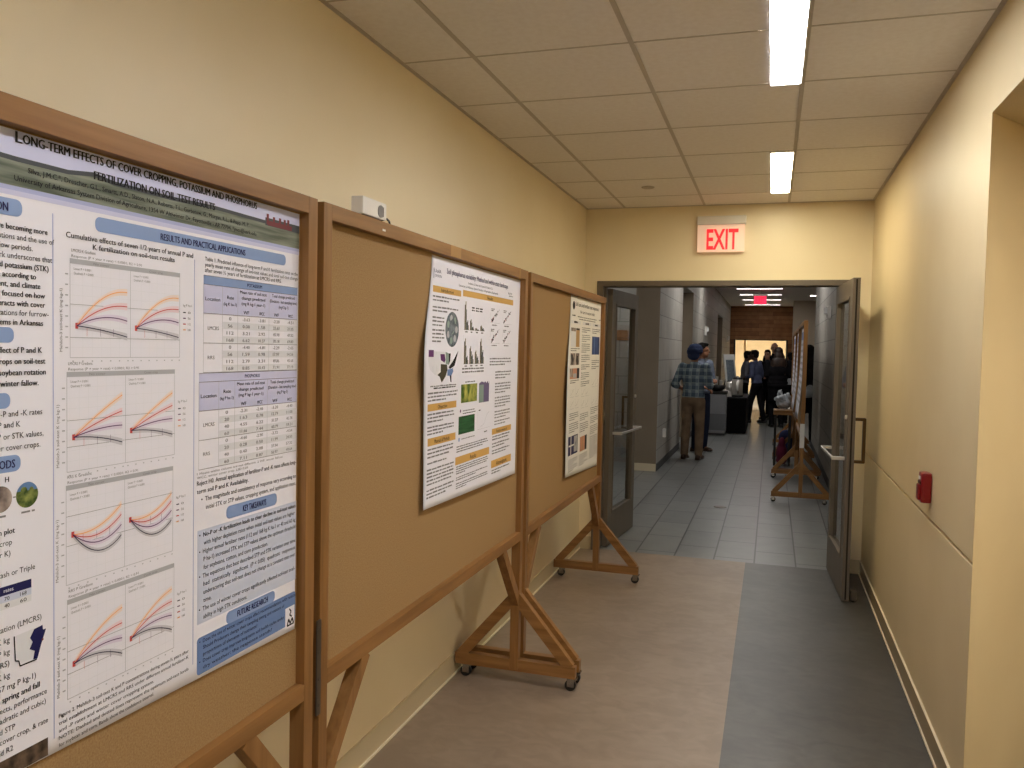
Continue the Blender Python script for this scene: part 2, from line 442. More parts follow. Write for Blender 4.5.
# ------------------------------------------------------------------ text helper
_tc = {}
def text_tris(s, bold=0.0):
    key = (s, bold)
    if key in _tc: return _tc[key]
    cu = bpy.data.curves.new('text', 'FONT'); cu.body = s; cu.size = 1.0; cu.resolution_u = 2; cu.fill_mode = 'FRONT'; cu.offset = bold
    o = bpy.data.objects.new('text', cu); COL.objects.link(o)
    dg = bpy.context.evaluated_depsgraph_get()
    me = bpy.data.meshes.new_from_object(o.evaluated_get(dg))
    vs_ = [v.co.copy() for v in me.vertices]; fs = [tuple(p.vertices) for p in me.polygons]
    bpy.data.objects.remove(o); bpy.data.curves.remove(cu); bpy.data.meshes.remove(me)
    if vs_:
        x0 = min(v.x for v in vs_); x1 = max(v.x for v in vs_)
    else:
        x0 = x1 = 0
    _tc[key] = (vs_, fs, x0, x1)
    return _tc[key]

# ------------------------------------------------------------------ exit sign over the doors
ex = thing('exit_sign', 'red lettered exit sign on the yellow wall above the double doors', 'sign', (-0.395, YD, 2.362))
MB().box(-0.178, 0.178, -0.072, -0.002, 0.205, 0.268, 0.006).build('housing', ALU, ex)
MB().box(-0.176, 0.170, -0.046, -0.034, 0.0, 0.207, 0.002).build('panel', EXITPANEL, ex)
lt = MB(); vs_, fs, x0, x1 = text_tris('EXIT', 0.020)
zmax = max(v.y for v in vs_)
vv = [lt.bm.verts.new((-0.108+(v.x-x0)/(x1-x0)*0.232, -0.0475, 0.022+v.y/zmax*0.150)) for v in vs_]
for f_ in fs: lt.bm.faces.new([vv[i] for i in f_])
lt.build('letters', EXITRED, ex)

# ------------------------------------------------------------------ fire alarm pull station
ps = thing('fire_alarm_pull_station', 'red fire alarm pull station on the right wall', 'fire alarm', (XR, 3.912, 0.974))
MB().box(-0.044, -0.001, -0.040, 0.040, 0.0, 0.130, 0.013).build('body', RED, ps)
MB().box(-0.054, -0.042, -0.024, 0.024, 0.012, 0.078, 0.005).build('pull_handle', RED, ps)
MB().box(-0.047, -0.041, -0.030, 0.030, 0.081, 0.092, 0.002).build('slot', REDDK, ps)
MB().box(-0.0465, -0.041, -0.020, 0.020, 0.099, 0.113, 0.002).build('white_legend', WHITE_PL, ps)

# ------------------------------------------------------------------ rolling cork boards
BL = 1.865; BZ0, BZ1 = 0.690, 1.966
def make_board(label, loc, rz, group):
    t = thing('rolling_cork_board', label, 'bulletin board', loc, rz, group)
    hl = BL/2; S = 0.042; D = 0.021      # half length, stile width, half depth
    MB().box(-0.014, -0.004, -hl+S-0.004, hl-S+0.004, BZ0+0.034, BZ1-0.034).build('cork_panel', CORK, t)
    MB().box(-D, D, -hl+S, hl-S, BZ1-S, BZ1, 0.0015).build('top_rail', WOODH, t)
    MB().box(-D, D, -hl+S, hl-S, BZ0, BZ0+0.042, 0.0015).build('bottom_rail', WOODH, t)
    for s in (-1, 1):
        y0, y1 = sorted((s*hl, s*(hl-S)))
        MB().box(-D, D, y0, y1, 0.066, BZ1, 0.0015).build('post', WOODV, t)
        yc = s*(hl-S/2)
        MB().bar((0, yc-s*0.004, 0.392), (0, yc-s*0.255, BZ0+0.004), 0.046, 0.038, (1, 0, 0), 0.0015).build('rail_brace', WOODV, t)
        yb = s*(hl-S/2)
        b = MB(); b.box(-0.30, 0.30, yb-0.0195, yb+0.0195, 0.060, 0.116, 0.002)
        b.build('base_beam', WOODX, t)
        for q in (-1, 1):
            MB().bar((q*0.272, yb, 0.108), (q*0.004, yb, 0.418), 0.050, 0.036, (0, 1, 0), 0.0015).build('diagonal_brace', WOODX, t)
            c = MB(); c.box(q*0.262, q*0.262+0.044, yb-0.018, yb+0.018, 0.054, 0.060)
            c.box(q*0.262, q*0.262+0.034, yb-0.017, yb-0.014, 0.020, 0.056); c.box(q*0.262, q*0.262+0.034, yb+0.014, yb+0.017, 0.020, 0.056)
            ca = c.build('caster', CHROME, t)
            wv = MB(); wv.cyl((q*0.262+0.014, yb-0.012, 0.026), (q*0.262+0.014, yb+0.012, 0.026), 0.026, seg=24)
            wv.build('wheel', RUBBER, ca)
    return t
BX = -1.131
G1 = 'cork boards along the yellow wall'; G2 = 'cork boards in the far corridor'
board0 = make_board('nearest large cork board holding the blue headed poster', (BX, 0.932, 0), 0, G1)
board1 = dup(board0, (BX, 2.8285, 0), 0, 'middle cork board with bare cork on its left half and white box on top', G1)
board2 = dup(board0, (BX, 4.742, 0), 0, 'cork board next to the open doors, third from the viewer in the yellow corridor', G1)
far0 = dup(board0, (0.335, 10.30, 0), PI, 'nearest of the cork boards standing edge-on beyond the doors', G2)
far1 = dup(board0, (0.350, 12.21, 0), PI, 'second cork board edge-on beyond the doors, behind the nearest one', G2)
far2 = dup(board0, (0.355, 14.27, 0), PI, 'farthest of the cork boards standing edge-on beyond the doors', G2)
# extras on single boards
h = MB(); h.box(0.0195, 0.0225, -BL/2-0.016, -BL/2+0.006, 0.625, 0.878)
for zz in (0.65, 0.72, 0.79, 0.855): h.cyl((0.0225, -BL/2-0.004, zz), (0.0245, -BL/2-0.004, zz), 0.004, seg=10)
h.build('hinge_plate', STEEL, board1)
h = MB(); h.box(0.0212, 0.0220, -0.055, 0.046, BZ1-0.040, BZ1-0.001); h.build('tape_strip', TAPE, board1)
h = MB(); h.box(0.0212, 0.0220, 0.79, 0.803, BZ1-0.05, BZ1+0.001); h.build('tape_strip', TAPE, board1)
h = MB(); h.box(0.0212, 0.0218, -0.60, -0.58, BZ1-0.028, BZ1-0.022); h.build('torn_paper', WHITE_PL, board1)
h = MB(); h.box(-0.0225, 0.0225, BL/2-0.0435, BL/2+0.0015, 0.60, 0.86); h.build('paper_wrap', WHITE_PL, far0)

# white box on top of the middle board
wb = thing('speaker_box', 'small white box with round grey grille on top of the middle cork board', 'speaker', (BX-0.002, 2.19, BZ1))
MB().box(-0.020, 0.018, -0.075, 0.075, 0.006, 0.056, 0.005).build('body', WHITE_PL, wb)
g_ = MB(); g_.cyl((0.018, 0.035, 0.028), (0.0205, 0.035, 0.028), 0.018, seg=28)
for a in range(-2, 3): g_.box(0.0205, 0.0215, 0.035+a*0.007-0.0015, 0.035+a*0.007+0.0015, 0.014, 0.042)
g_.build('grille', GREY_PL, wb)
MB().box(-0.016, 0.012, -0.060, 0.055, 0.0, 0.007).build('foot', DKGREY, wb)
MB().tube([(0.012, 0.055, 0.006), (0.014, 0.085, 0.014), (0.012, 0.105, 0.010), (0.010, 0.115, 0.002)], 0.003).build('wire', DKGREY, wb)

# ------------------------------------------------------------------ printed posters
INK = mat('black ink', srgb(34, 32, 36), 0.6, 0.2)
INK2 = mat('grey ink', srgb(140, 137, 138), 0.6, 0.2)
INKT = mat('small print', srgb(124, 121, 124), 0.6, 0.2)
PAPER = mat('poster paper', srgb(238, 236, 243), 0.5, 0.3)
PAPERW = mat('warm poster paper', srgb(240, 237, 233), 0.5, 0.3)
LAV = mat('lavender print', srgb(205, 205, 232), 0.5, 0.3)
LAV2 = mat('pale lavender print', srgb(176, 182, 220), 0.5, 0.3)
PILL = mat('blue heading print', srgb(140, 163, 205), 0.5, 0.3)
DBLUE = mat('mid blue box print', srgb(112, 138, 186), 0.5, 0.3)
LBLUE = mat('light blue box print', srgb(206, 212, 230), 0.5, 0.3)
NAVY = mat('navy print', srgb(28, 28, 84), 0.5, 0.3)
GRAYP = mat('grey print', srgb(182, 182, 186), 0.5, 0.3)
PALEG = mat('pale grey print', srgb(226, 226, 230), 0.5, 0.3)
SKYP = mat('printed sky', srgb(206, 208, 236), 0.5, 0.3)
FIELDP = mat('printed field photo', srgb(110, 120, 104), 0.5, 0.3)
noise_col(FIELDP, srgb(88, 96, 82), srgb(142, 148, 132), (20, 6, 90), 1.0, 5)
TREEP = mat('printed tree line', srgb(76, 80, 84), 0.5, 0.3)
BARNP = mat('printed barn red', srgb(120, 52, 60), 0.5, 0.3)
C_OR = mat('curve orange', srgb(246, 180, 112), 0.5, 0.3)
C_RD = mat('curve red', srgb(206, 84, 84), 0.5, 0.3)
C_PU = mat('curve purple', srgb(96, 44, 104), 0.5, 0.3)
C_NV = mat('curve navy', srgb(40, 36, 70), 0.5, 0.3)
B_OR = mat('band orange', srgb(244, 226, 216), 0.5, 0.3)
B_RD = mat('band rose', srgb(240, 218, 222), 0.5, 0.3)
B_PU = mat('band mauve', srgb(228, 218, 232), 0.5, 0.3)
B_NV = mat('band grey', srgb(210, 208, 214), 0.5, 0.3)
GOLD = mat('gold heading print', srgb(214, 168, 92), 0.5, 0.3)
OLIVE = mat('dark olive bar', srgb(70, 66, 50), 0.5, 0.3)
OLIVE2 = mat('light olive bar', srgb(150, 140, 104), 0.5, 0.3)
SLATE = mat('slate print', srgb(82, 92, 102), 0.5, 0.3)
noise_col(SLATE, srgb(66, 76, 86), srgb(120, 130, 138), (60, 60, 60), 1.0, 4)
CROP = mat('crop photo print', srgb(110, 140, 50), 0.5, 0.3)
noise_col(CROP, srgb(60, 96, 34), srgb(190, 186, 92), (30, 30, 22), 1.0, 5)
PURG = mat('purple field print', srgb(110, 98, 132), 0.5, 0.3)
DGREEN = mat('dark green print', srgb(30, 78, 44), 0.5, 0.3)
noise_col(DGREEN, srgb(24, 70, 38), srgb(48, 100, 60), (8, 8, 120), 1.0, 2)
SAGE = mat('sage print', srgb(140, 160, 148), 0.5, 0.3)
BROWNP = mat('brown photo print', srgb(110, 88, 76), 0.5, 0.3)
noise_col(BROWNP, srgb(50, 40, 40), srgb(186, 168, 156), (26, 26, 26), 1.0, 5)
SOILP = mat('soil photo print', srgb(84, 66, 52), 0.5, 0.3)
noise_col(SOILP, srgb(46, 36, 30), srgb(112, 92, 74), (50, 50, 50), 1.0, 5)
GREENP = mat('green photo print', srgb(90, 120, 70), 0.5, 0.3)
noise_col(GREENP, srgb(50, 74, 30), srgb(150, 158, 84), (60, 60, 60), 1.0, 5)
SKYBL = mat('blue photo print', srgb(96, 130, 176), 0.5, 0.3)
COBALT = mat('cobalt photo print', srgb(44, 62, 120), 0.5, 0.3)
noise_col(COBALT, srgb(30, 44, 92), srgb(84, 104, 160), (4, 50, 4), 1.0, 2)
AMBER = mat('amber photo print', srgb(190, 150, 96), 0.5, 0.3)
SALMON = mat('salmon photo print', srgb(206, 146, 116), 0.5, 0.3)

class Print:
    """print on one sheet: coordinates are metres along the board (a) and up (b); fn bends the sheet"""
    def __init__(s, fn, root_loc):
        s.fn = fn; s.root = Vector(root_loc); s.parts = {}; s.cur = None; s.lay = 1
    def part(s, name):
        s.cur = dict(name=name, bm=bmesh.new(), mats=[]); s.parts.setdefault(name, []).append(s.cur); return s
    def mi(s, m):
        if m not in s.cur['mats']: s.cur['mats'].append(m)
        return s.cur['mats'].index(m)
    def v(s, a, b, lay):
        return s.cur['bm'].verts.new(s.fn(a, b, lay*0.00035) - s.root)
    def face(s, pts, m, lay):
        try:
            f = s.cur['bm'].faces.new([s.v(a, b, lay) for a, b in pts]); f.material_index = s.mi(m)
        except ValueError: pass
    def rect(s, a0, a1, b0, b1, m, lay=1):
        na = max(1, int((a1-a0)/0.06)); nb = max(1, int((b1-b0)/0.06))
        g = [[s.v(a0+(a1-a0)*i/na, b0+(b1-b0)*k/nb, lay) for i in range(na+1)] for k in range(nb+1)]
        im = s.mi(m)
        for k in range(nb):
            for i in range(na):
                f = s.cur['bm'].faces.new([g[k][i], g[k][i+1], g[k+1][i+1], g[k+1][i]]); f.material_index = im
    def round(s, a0, a1, b0, b1, r, m, lay=1):
        nb = max(8, int((b1-b0)/0.03)); na = max(4, int((a1-a0)/0.05)); im = s.mi(m)
        lv = sorted({b0+r*(1-math.cos(t*PI/10)) for t in range(6)} | {b1-r*(1-math.cos(t*PI/10)) for t in range(6)} | {b0+(b1-b0)*k/nb for k in range(nb+1)})
        def inset(b):
            e = max(0.0, r-min(b-b0, b1-b)); return r-math.sqrt(max(0.0, r*r-e*e))
        g = []
        for b in lv:
            i_ = inset(b); g.append([s.v(a0+i_+(a1-a0-2*i_)*k/na, b, lay) for k in range(na+1)])
        for k in range(len(lv)-1):
            for i in range(na):
                f = s.cur['bm'].faces.new([g[k][i], g[k][i+1], g[k+1][i+1], g[k+1][i]]); f.material_index = im
    def disc(s, ca, cb, ra, rb, m, lay=1, seg=28):
        s.face([(ca+ra*math.cos(2*PI*k/seg), cb+rb*math.sin(2*PI*k/seg)) for k in range(seg)], m, lay)
    def line(s, pts, w, m, lay=2):
        for (a0, b0), (a1, b1) in zip(pts, pts[1:]):
            dx_, dy_ = a1-a0, b1-b0; L = math.hypot(dx_, dy_) or 1; nx, ny = -dy_/L*w/2, dx_/L*w/2
            s.face([(a0-nx, b0-ny), (a1-nx, b1-ny), (a1+nx, b1+ny), (a0+nx, b0+ny)], m, lay)
    def text(s, txt, a0, a1, b, h, m=None, bold=0.0, lay=3, align='fit', rot=False):
        """text on baseline b, capital height h, stretched to run from a0 to a1"""
        m = m or INK
        vs_, fs, x0, x1 = text_tris(txt)
        if not vs_: return
        k = h/0.70
        sx = (a1-a0)/(x1-x0) if align == 'fit' else k*0.96
        if align == 'c': a0 = (a0+a1)/2-(x1-x0)*sx/2
        if align == 'r': a0 = a1-(x1-x0)*sx
        im = s.mi(m)
        for sh_ in ((0.0,) if bold < 0.006 else (-bold*0.9, bold*0.9) if bold < 0.018 else (-bold, 0.0, bold)):   # heavier strokes: the outline laid side by side
            e = sh_*min(k, sx*1.2)
            if rot:
                vv = [s.v(b-v.y*k+e, a0+(v.x-x0)*sx, lay) for v in vs_]
            else:
                vv = [s.v(a0+(v.x-x0)*sx+e, b+v.y*k, lay) for v in vs_]
            for f in fs:
                try:
                    g = s.cur['bm'].faces.new([vv[i] for i in f]); g.material_index = im
                except ValueError: pass
            lay += 0.1
    def greek(s, a0, a1, b, h, m=None, lay=2, full=True):
        """a line of words too small to read"""
        m = m or INK2
        a = a0
        while a < a1-0.004:
            w = random.uniform(2.2, 8.0)*h
            e = min(a+w, a1)
            s.rect(a, e, b, b+h*random.uniform(0.7, 1.0), m, lay)
            a = e+h*0.75
    def para(s, a0, a1, b, n, pitch, h, m=None, ragged=0.6):
        s.part('text_block')
        m = INKT if m is INK else m
        for k in range(n):
            e = a1 if k < n-1 else a0+(a1-a0)*ragged
            s.greek(a0, e-random.uniform(0, 0.06)*(a1-a0), b-k*pitch, h, m)
    def build(s, parent):
        for name, lst in s.parts.items():
            for d in lst:
                me = bpy.data.meshes.new(name); d['bm'].to_mesh(me); d['bm'].free()
                for m in d['mats']: me.materials.append(m)
                o = bpy.data.objects.new(name, me); COL.objects.link(o); o.parent = parent
                for k, val in d.get('props', {}).items(): o[k] = val

def ramp(pts, t):
    """smooth curve through (t, value) pairs"""
    pts = sorted(pts)
    if t <= pts[0][0]: return pts[0][1]
    for (t0, v0), (t1, v1) in zip(pts, pts[1:]):
        if t <= t1:
            k = (t-t0)/(t1-t0); k = k*k*(3-2*k); return v0+(v1-v0)*k
    return pts[-1][1]
class Sheet:
    """a hung sheet: left/right edge positions by height, bottom edge by width, and how far it stands off the cork"""
    def __init__(s, xs, left, right, b_left, b_right, top, lift):
        s.__dict__.update(locals())
    def uv(s, a, b):
        l_, r_ = ramp(s.left, b), ramp(s.right, b); u = (a-l_)/(r_-l_)
        bb = s.b_left+(s.b_right-s.b_left)*u
        return u, (b-bb)/(s.top-bb)
    def __call__(s, a, b, d):
        u, t = s.uv(a, b)
        k = -(CF+0.0012+s.lift(min(1, max(0, u)), min(1, max(0, t)))+d)/s.xs
        return Vector((-s.xs*k, a*k, 1.5965+(b-1.5965)*k))

def sheet(P_, name, m, na=36, nb=36):
    """paper of real thickness following the bend"""
    F = P_.fn; P_.part(name); bm = P_.cur['bm']; P_.mi(m)
    def grid(d):
        g = []
        for k in range(nb+1):
            row = []
            for i in range(na+1):
                u = i/na; bb = F.b_left+(F.b_right-F.b_left)*u; b = bb+(F.top-bb)*k/nb
                l_, r_ = ramp(F.left, b), ramp(F.right, b)
                row.append(bm.verts.new(F(l_+(r_-l_)*u, b, d)-P_.root))
            g.append(row)
        return g
    F_ = grid(0.0); B_ = grid(-0.0006)
    for k in range(nb):
        for i in range(na):
            bm.faces.new([F_[k][i], F_[k][i+1], F_[k+1][i+1], F_[k+1][i]]).smooth = True
            bm.faces.new([B_[k][i], B_[k+1][i], B_[k+1][i+1], B_[k][i+1]]).smooth = True
    for i in range(na):
        bm.faces.new([F_[0][i], B_[0][i], B_[0][i+1], F_[0][i+1]]); bm.faces.new([F_[nb][i], F_[nb][i+1], B_[nb][i+1], B_[nb][i]])
    for k in range(nb):
        bm.faces.new([F_[k][0], F_[k+1][0], B_[k+1][0], B_[k][0]]); bm.faces.new([F_[k][na], B_[k][na], B_[k+1][na], F_[k+1][na]])

CF = BX-0.004      # face of the cork
# ---- poster on the nearest board
A0, A1, B0, B1 = 0.46, 1.8135, 0.892, 1.9225
A0, A1, B0, B1 = 0.46, 1.803, 0.892, 1.9185
bend1 = Sheet(1.125, [(0, A0)], [(0.88, 1.799), (1.92, 1.802)], 0.925, 0.882, 1.918, lambda u, t: 0.0005+0.004*(1-t)**2+0.0008*(1+math.sin(u*9))*(1-t))
p1 = thing('research_poster', 'big poster with blue headings and curve charts, on the nearest cork board', 'poster', (CF, (A0+A1)/2, B0))
P = Print(bend1, p1.location)
sheet(P, 'paper', PAPER)
P.part('title_banner')
P.rect(A0, A1, 1.833, B1, SKYP, 1)
hor = [(A0, 1.884), (0.85, 1.882), (1.0, 1.879), (1.10, 1.879), (1.155, 1.886), (1.20, 1.8795), (1.35, 1.881), (1.48, 1.883), (1.58, 1.882), (1.70, 1.880), (A1, 1.886)]
P.face([(A0, 1.833)]+[(A1, 1.833)]+[(a, b-0.003) for a, b in hor[::-1]], FIELDP, 2)
tl = [(a, b+0.003*math.sin(a*60)*0.5) for a, b in hor]
for (a0, b0), (a1, b1) in zip(tl, tl[1:]):
    P.face([(a0, b0-0.0075), (a1, b1-0.0075), (a1, b1), (a0, b0)], TREEP, 3)
P.rect(1.66, A1, 1.871, 1.889, TREEP, 3)
for a in (1.665, 1.69, 1.715, 1.735, 1.75):
    P.rect(a, a+0.009, 1.874, 1.898+0.004*math.sin(a*300), BARNP, 4)
P.rect(1.67, 1.77, 1.872, 1.883, BARNP, 4)
P.rect(A0, A1, 1.826, 1.833, LAV2, 1); P.rect(A0, A1, 1.818, 1.826, LAV, 1)
P.text('L', 1.0, 1.011, 1.9005, 0.0175, None, 0.040, 5)
P.text('ONG-TERM EFFECTS OF COVER CROPPING, POTASSIUM AND PHOSPHORUS', 1.013, 1.627, 1.9015, 0.0145, None, 0.040, 5)
P.text('FERTILIZATION ON SOIL-TEST RESULTS', 1.155, 1.479, 1.8745, 0.0145, None, 0.040, 5)
P.text('Silva, J.M.C.*, Drescher, G.L., Smartt, A.D., Slaton, N.A., Roberts, T.L., Gurbatow, G., Morgan, R.L., & Popp, M. P.', 1.022, 1.598, 1.8575, 0.0085, None, 0.012, 5)
P.text('University of Arkansas System Division of Agriculture, 1354 W Altheimer Dr, Fayetteville - AR 72704, *jmcs@uark.edu', 0.997, 1.625, 1.8415, 0.0085, None, 0.012, 5)
# section headings
def heading(txt, a0, a1, b0, b1, ta0, ta1):
    P.part('section_heading')
    P.round(a0, a1, b0, b1, (b1-b0)*0.42, PILL, 2)
    P.text(txt, ta0, ta1, b0+(b1-b0)*0.24, (b1-b0)*0.50, NAVY, 0.026, 4)
heading('INTRODUCTION', 0.74, 1.011, 1.786, 1.8125, 0.880, 0.986)
heading('OBJECTIVES', 0.74, 0.995, 1.5905, 1.6145, 0.84, 0.945)
heading('HYPOTHESIS', 0.74, 0.988, 1.489, 1.513, 0.84, 0.945)
heading('METHODS', 0.76, 1.006, 1.3895, 1.4155, 0.932, 0.996)
heading('RESULTS AND PRACTICAL APPLICATIONS', 1.157, 1.745, 1.786, 1.8115, 1.318, 1.585)
heading('KEY TAKEAWAYS', 1.523, 1.716, 1.212, 1.2405, 1.583, 1.672)
heading('FUTURE RESEARCH', 1.525, 1.711, 0.978, 1.0055, 1.565, 1.682)
# column text, left
P.part('body_text')
P.rect(1.0675, 1.0695, 0.93, 1.802, LAV2, 1); P.rect(1.4145, 1.4165, 0.93, 1.765, LAV2, 1)
L1 = [('soybean systems are becoming more', 1.058, 1.7655, 1), ('popular in rotations and the use of', 1.071, 1.7475, 0), ('them in the fallow periods.', 1.030, 1.7315, 0),
      ('Recent work underscores that', 1.067, 1.712, 0), ('soil phosphorus and potassium (STK)', 1.060, 1.697, 1), ('levels change according to', 1.036, 1.682, 1), ('soil, management, and climate', 1.044, 1.667, 1),
      ('Few studies have focused on how', 1.053, 1.650, 1), ('fertilization interacts with cover', 1.053, 1.6375, 1), ('crops in rotations for furrow-', 1.060, 1.6265, 0), ('irrigated systems in Arkansas', 1.049, 1.6155, 1)]
def fitleft(lst, a0, h):
    for txt, a1, b, bold in lst:
        P.text(txt, a0, a1, b, h, None, 0.020*bold+0.004, 3, 'r')
fitleft([(t_, a_, 1.7655-(i*0.0147), b_) for i, (t_, a_, _, b_) in enumerate(L1)], 0.68, 0.0088)
fitleft([('Evaluate the effect of P and K', 1.047, 1.575, 1), ('rates and cover crops on soil-test', 1.053, 1.5575, 1), ('values in a corn-soybean rotation', 1.054, 1.540, 1), ('following a winter fallow.', 1.040, 1.523, 1)], 0.70, 0.0092)
fitleft([('H0: annual fertilizer-P and -K rates', 1.047, 1.476, 0), ('do not change soil P and K', 1.006, 1.459, 0), ('nor long-term STP or STK values,', 1.049, 1.441, 0), ('regardless of winter cover crops.', 1.043, 1.4235, 0)], 0.70, 0.0092)
fitleft([('H', 0.985, 1.3745, 1)], 0.976, 0.0085)
fitleft([('Strip: main plot', 0.995, 1.293, 1), ('Winter cover crop', 0.990, 1.2755, 0), ('Rates (P or K)', 0.987, 1.2585, 0), ('Muriate of potash or Triple', 1.032, 1.2265, 0)], 0.76, 0.0088)
fitleft([('Cotton Research Station (LMCRS)', 1.044, 1.1405, 0), ('(92 mg K kg', 0.985, 1.122, 0), ('(28 mg P kg', 0.985, 1.103, 0), ('Rice station (RRS)', 0.984, 1.085, 0), ('(98 mg K kg', 0.985, 1.066, 0), ('(257 mg P kg-1)', 1.033, 1.0475, 0),
         ('Sampled in spring and fall', 1.040, 1.0295, 1)], 0.74, 0.0092)
fitleft([('Fixed effects, performance', 1.054, 1.0135, 0), ('linear, quadratic and cubic)', 1.052, 0.9975, 0), ('of STK and STP', 0.994, 0.980, 0), ('year, cover crop, & rate', 1.056, 0.964, 0), ('p-value and R2', 0.99, 0.947, 0)], 0.74, 0.0088)
P.text('Cumulative effects of seven 1/2 years of annual P and', 1.095, 1.411, 1.7675, 0.0095, None, 0.016, 3)
P.text('K fertilization on soil-test results', 1.152, 1.357, 1.7535, 0.0092, None, 0.016, 3)
cap = ['Figure 2. Mehlich-3 soil-test K and P concentrations during seven-½ years after', 'trial establishment at LMCRS and RRS under different annual fertilizer-K', 'and -P rates and winter cover cropping system.', 'NOTE: Dashed and dotted lines represent the optimum soil-test levels', 'for soybean and corn. Bands show the confidence interval.']
for i, c_ in enumerate(cap):
    P.text(c_, 1.078, 1.402 - (0.1 if i in (2, 4) else 0.0), 0.9585-i*0.0125+0.002, 0.0066, None, 0.006, 3)
P.text('Table 1. Predicted influence of long-term P and K fertilization rates on the', 1.448, 1.798, 1.7665, 0.0082, INK, 0.004, 3)
P.text('yearly mean rate of change of soil-test values and total soil-test change', 1.448, 1.798, 1.755, 0.0082, INK, 0.004, 3)
P.text('after seven ½ years of fertilization at LMCRS and RRS.', 1.448, 1.728, 1.7435, 0.0082, INK, 0.004, 3)
P.text('1 Means within column are not different. 2 WF, winter fallow;', 1.426, 1.74, 1.3225, 0.0050, INK2, 0.004, 3)
P.text('WCC, winter cover crop. LSD 0.05', 1.426, 1.60, 1.3145, 0.0050, INK2, 0.004, 3)
P.text('Reject H0. Annual application of fertilizer-P and -K rates affects long-', 1.426, 1.798, 1.3005, 0.0095, None, 0.012, 3)
P.text('term soil P and K Availability.', 1.426, 1.602, 1.2835, 0.0095, None, 0.012, 3)
P.text('•  The magnitude and consistency of response vary according to', 1.440, 1.798, 1.2655, 0.0095, None, 0.008, 3)
P.text('initial STK or STP values, cropping system, and application rates.', 1.455, 1.798, 1.2475, 0.0095, INK, 0.003, 3)
P.part('takeaways_box')
P.rect(1.428, A1-0.002, 1.008, 1.206, LBLUE, 1)
T = [('•  No-P or -K fertilization leads to clear decline in soil-test values', 1.434, 1.798, 1), ('with higher depletion rates when initial soil-test values are higher', 1.448, 1.795, 0), ('•  Higher annual fertilizer rates (112 and 168 kg K ha-1 or 40 and 60 kg', 1.434, 1.798, 0),
     ('P ha-1) increased STK and STP values above the optimum threshold', 1.448, 1.798, 0), ('for soybeans, cotton, and corn production.', 1.448, 1.680, 0), ('•  The equations that best described STP and STK variation over time', 1.434, 1.798, 0),
     ('had  statistically  significant  (P < 0.05)  quadratic  responses', 1.448, 1.798, 0), ('underscoring that soil-test does not change at a constant rate over', 1.448, 1.798, 0), ('time.', 1.448, 1.474, 0),
     ('•  The use of winter cover crops significantly affected soil-test avail-', 1.434, 1.798, 0), ('ability in high STK conditions.', 1.448, 1.600, 0)]
for i, (t_, a0, a1, b_) in enumerate(T):
    P.text(t_, a0, a1, 1.1905-i*0.01745, 0.0094, INK, 0.016*b_+0.003, 3)
P.part('future_research_box')
P.round(1.428, A1-0.002, 0.900, 0.979, 0.008, DBLUE, 1)
T = [('•  Does the use of winter cover crops affect recommendations with reduced', 1.436, 1.806), ('Should Producers change their sampling timing and seasons of', 1.448, 1.752), ('proportions of elements of nutrients?', 1.448, 1.640),
     ('•  Does cover crop improve long-term soil health cycles under', 1.436, 1.752), ('dry weather: the response stands?', 1.448, 1.70)]
for i, (t_, a0, a1) in enumerate(T):
    P.text(t_, a0, a1, 0.9655-i*0.0142, 0.0078, INK, 0.003, 3)
P.part('logo_patch')
P.rect(1.757, 1.798, 0.892, 0.945, PAPER, 3)
P.line([(1.775, 0.94), (1.783, 0.931), (1.776, 0.925), (1.786, 0.918)], 0.004, INK, 4)
P.line([(1.766, 0.899), (1.772, 0.915), (1.779, 0.902), (1.788, 0.914), (1.794, 0.899)], 0.005, INK, 4); P.rect(1.765, 1.795, 0.897, 0.901, INK, 4)
# pictures and small table of the left column
P.part('round_photo'); P.disc(1.018, 1.349, 0.0205, 0.0205, GREENP, 2); P.face([(1.018+0.0205*math.cos(math.radians(t)), 1.349+0.0205*math.sin(math.radians(t))) for t in range(20, 161, 10)], SKYBL, 3)
P.disc(1.012, 1.357, 0.006, 0.0055, GREENP, 4); P.disc(1.026, 1.353, 0.005, 0.008, GREENP, 4)
P.part('round_photo'); P.disc(0.970, 1.349, 0.0205, 0.0205, BROWNP, 2)
P.part('body_text'); P.greek(1.007, 1.032, 1.3205, 0.004); P.greek(0.958, 0.985, 1.3205, 0.004); P.line([(0.992, 1.349), (0.997, 1.349)], 0.002, INK2)
P.part('rate_table'); P.rect(0.86, 1.025, 1.198, 1.212, NAVY, 2); P.rect(0.86, 1.025, 1.187, 1.198, LBLUE, 2); P.rect(0.86, 1.025, 1.176, 1.187, PALEG, 2)
P.text('rates', 0.975, 0.992, 1.2025, 0.006, PAPER, 0.01, 4)
for i, (u, v_) in enumerate((('70', '168'), ('40', '60'))):
    P.text(u, 0.976, 0.985, 1.1895-i*0.011, 0.006, INK, 0.006, 4); P.text(v_, 1.004, 1.016, 1.1895-i*0.011, 0.006, INK, 0.006, 4)
P.part('state_map')
P.face([(0.993, 1.128), (1.046, 1.130), (1.047, 1.122), (1.053, 1.122), (1.043, 1.098), (1.035, 1.077), (1.0035, 1.077), (1.001, 1.086), (0.995, 1.088)], PALEG, 2)
P.face([(1.030, 1.128), (1.046, 1.130), (1.047, 1.122), (1.053, 1.122), (1.043, 1.098), (1.036, 1.078), (1.028, 1.079), (1.031, 1.092), (1.021, 1.098), (1.027, 1.108), (1.022, 1.116)], NAVY, 3)
P.line([(0.993, 1.128), (0.995, 1.088), (1.001, 1.086), (1.0035, 1.077), (1.035, 1.077)], 0.002, INK, 4)
P.disc(1.046, 1.106, 0.002, 0.002, BARNP, 4)
P.part('soil_photo'); P.rect(0.72, 1.056, 0.908, 0.938, SOILP, 2)
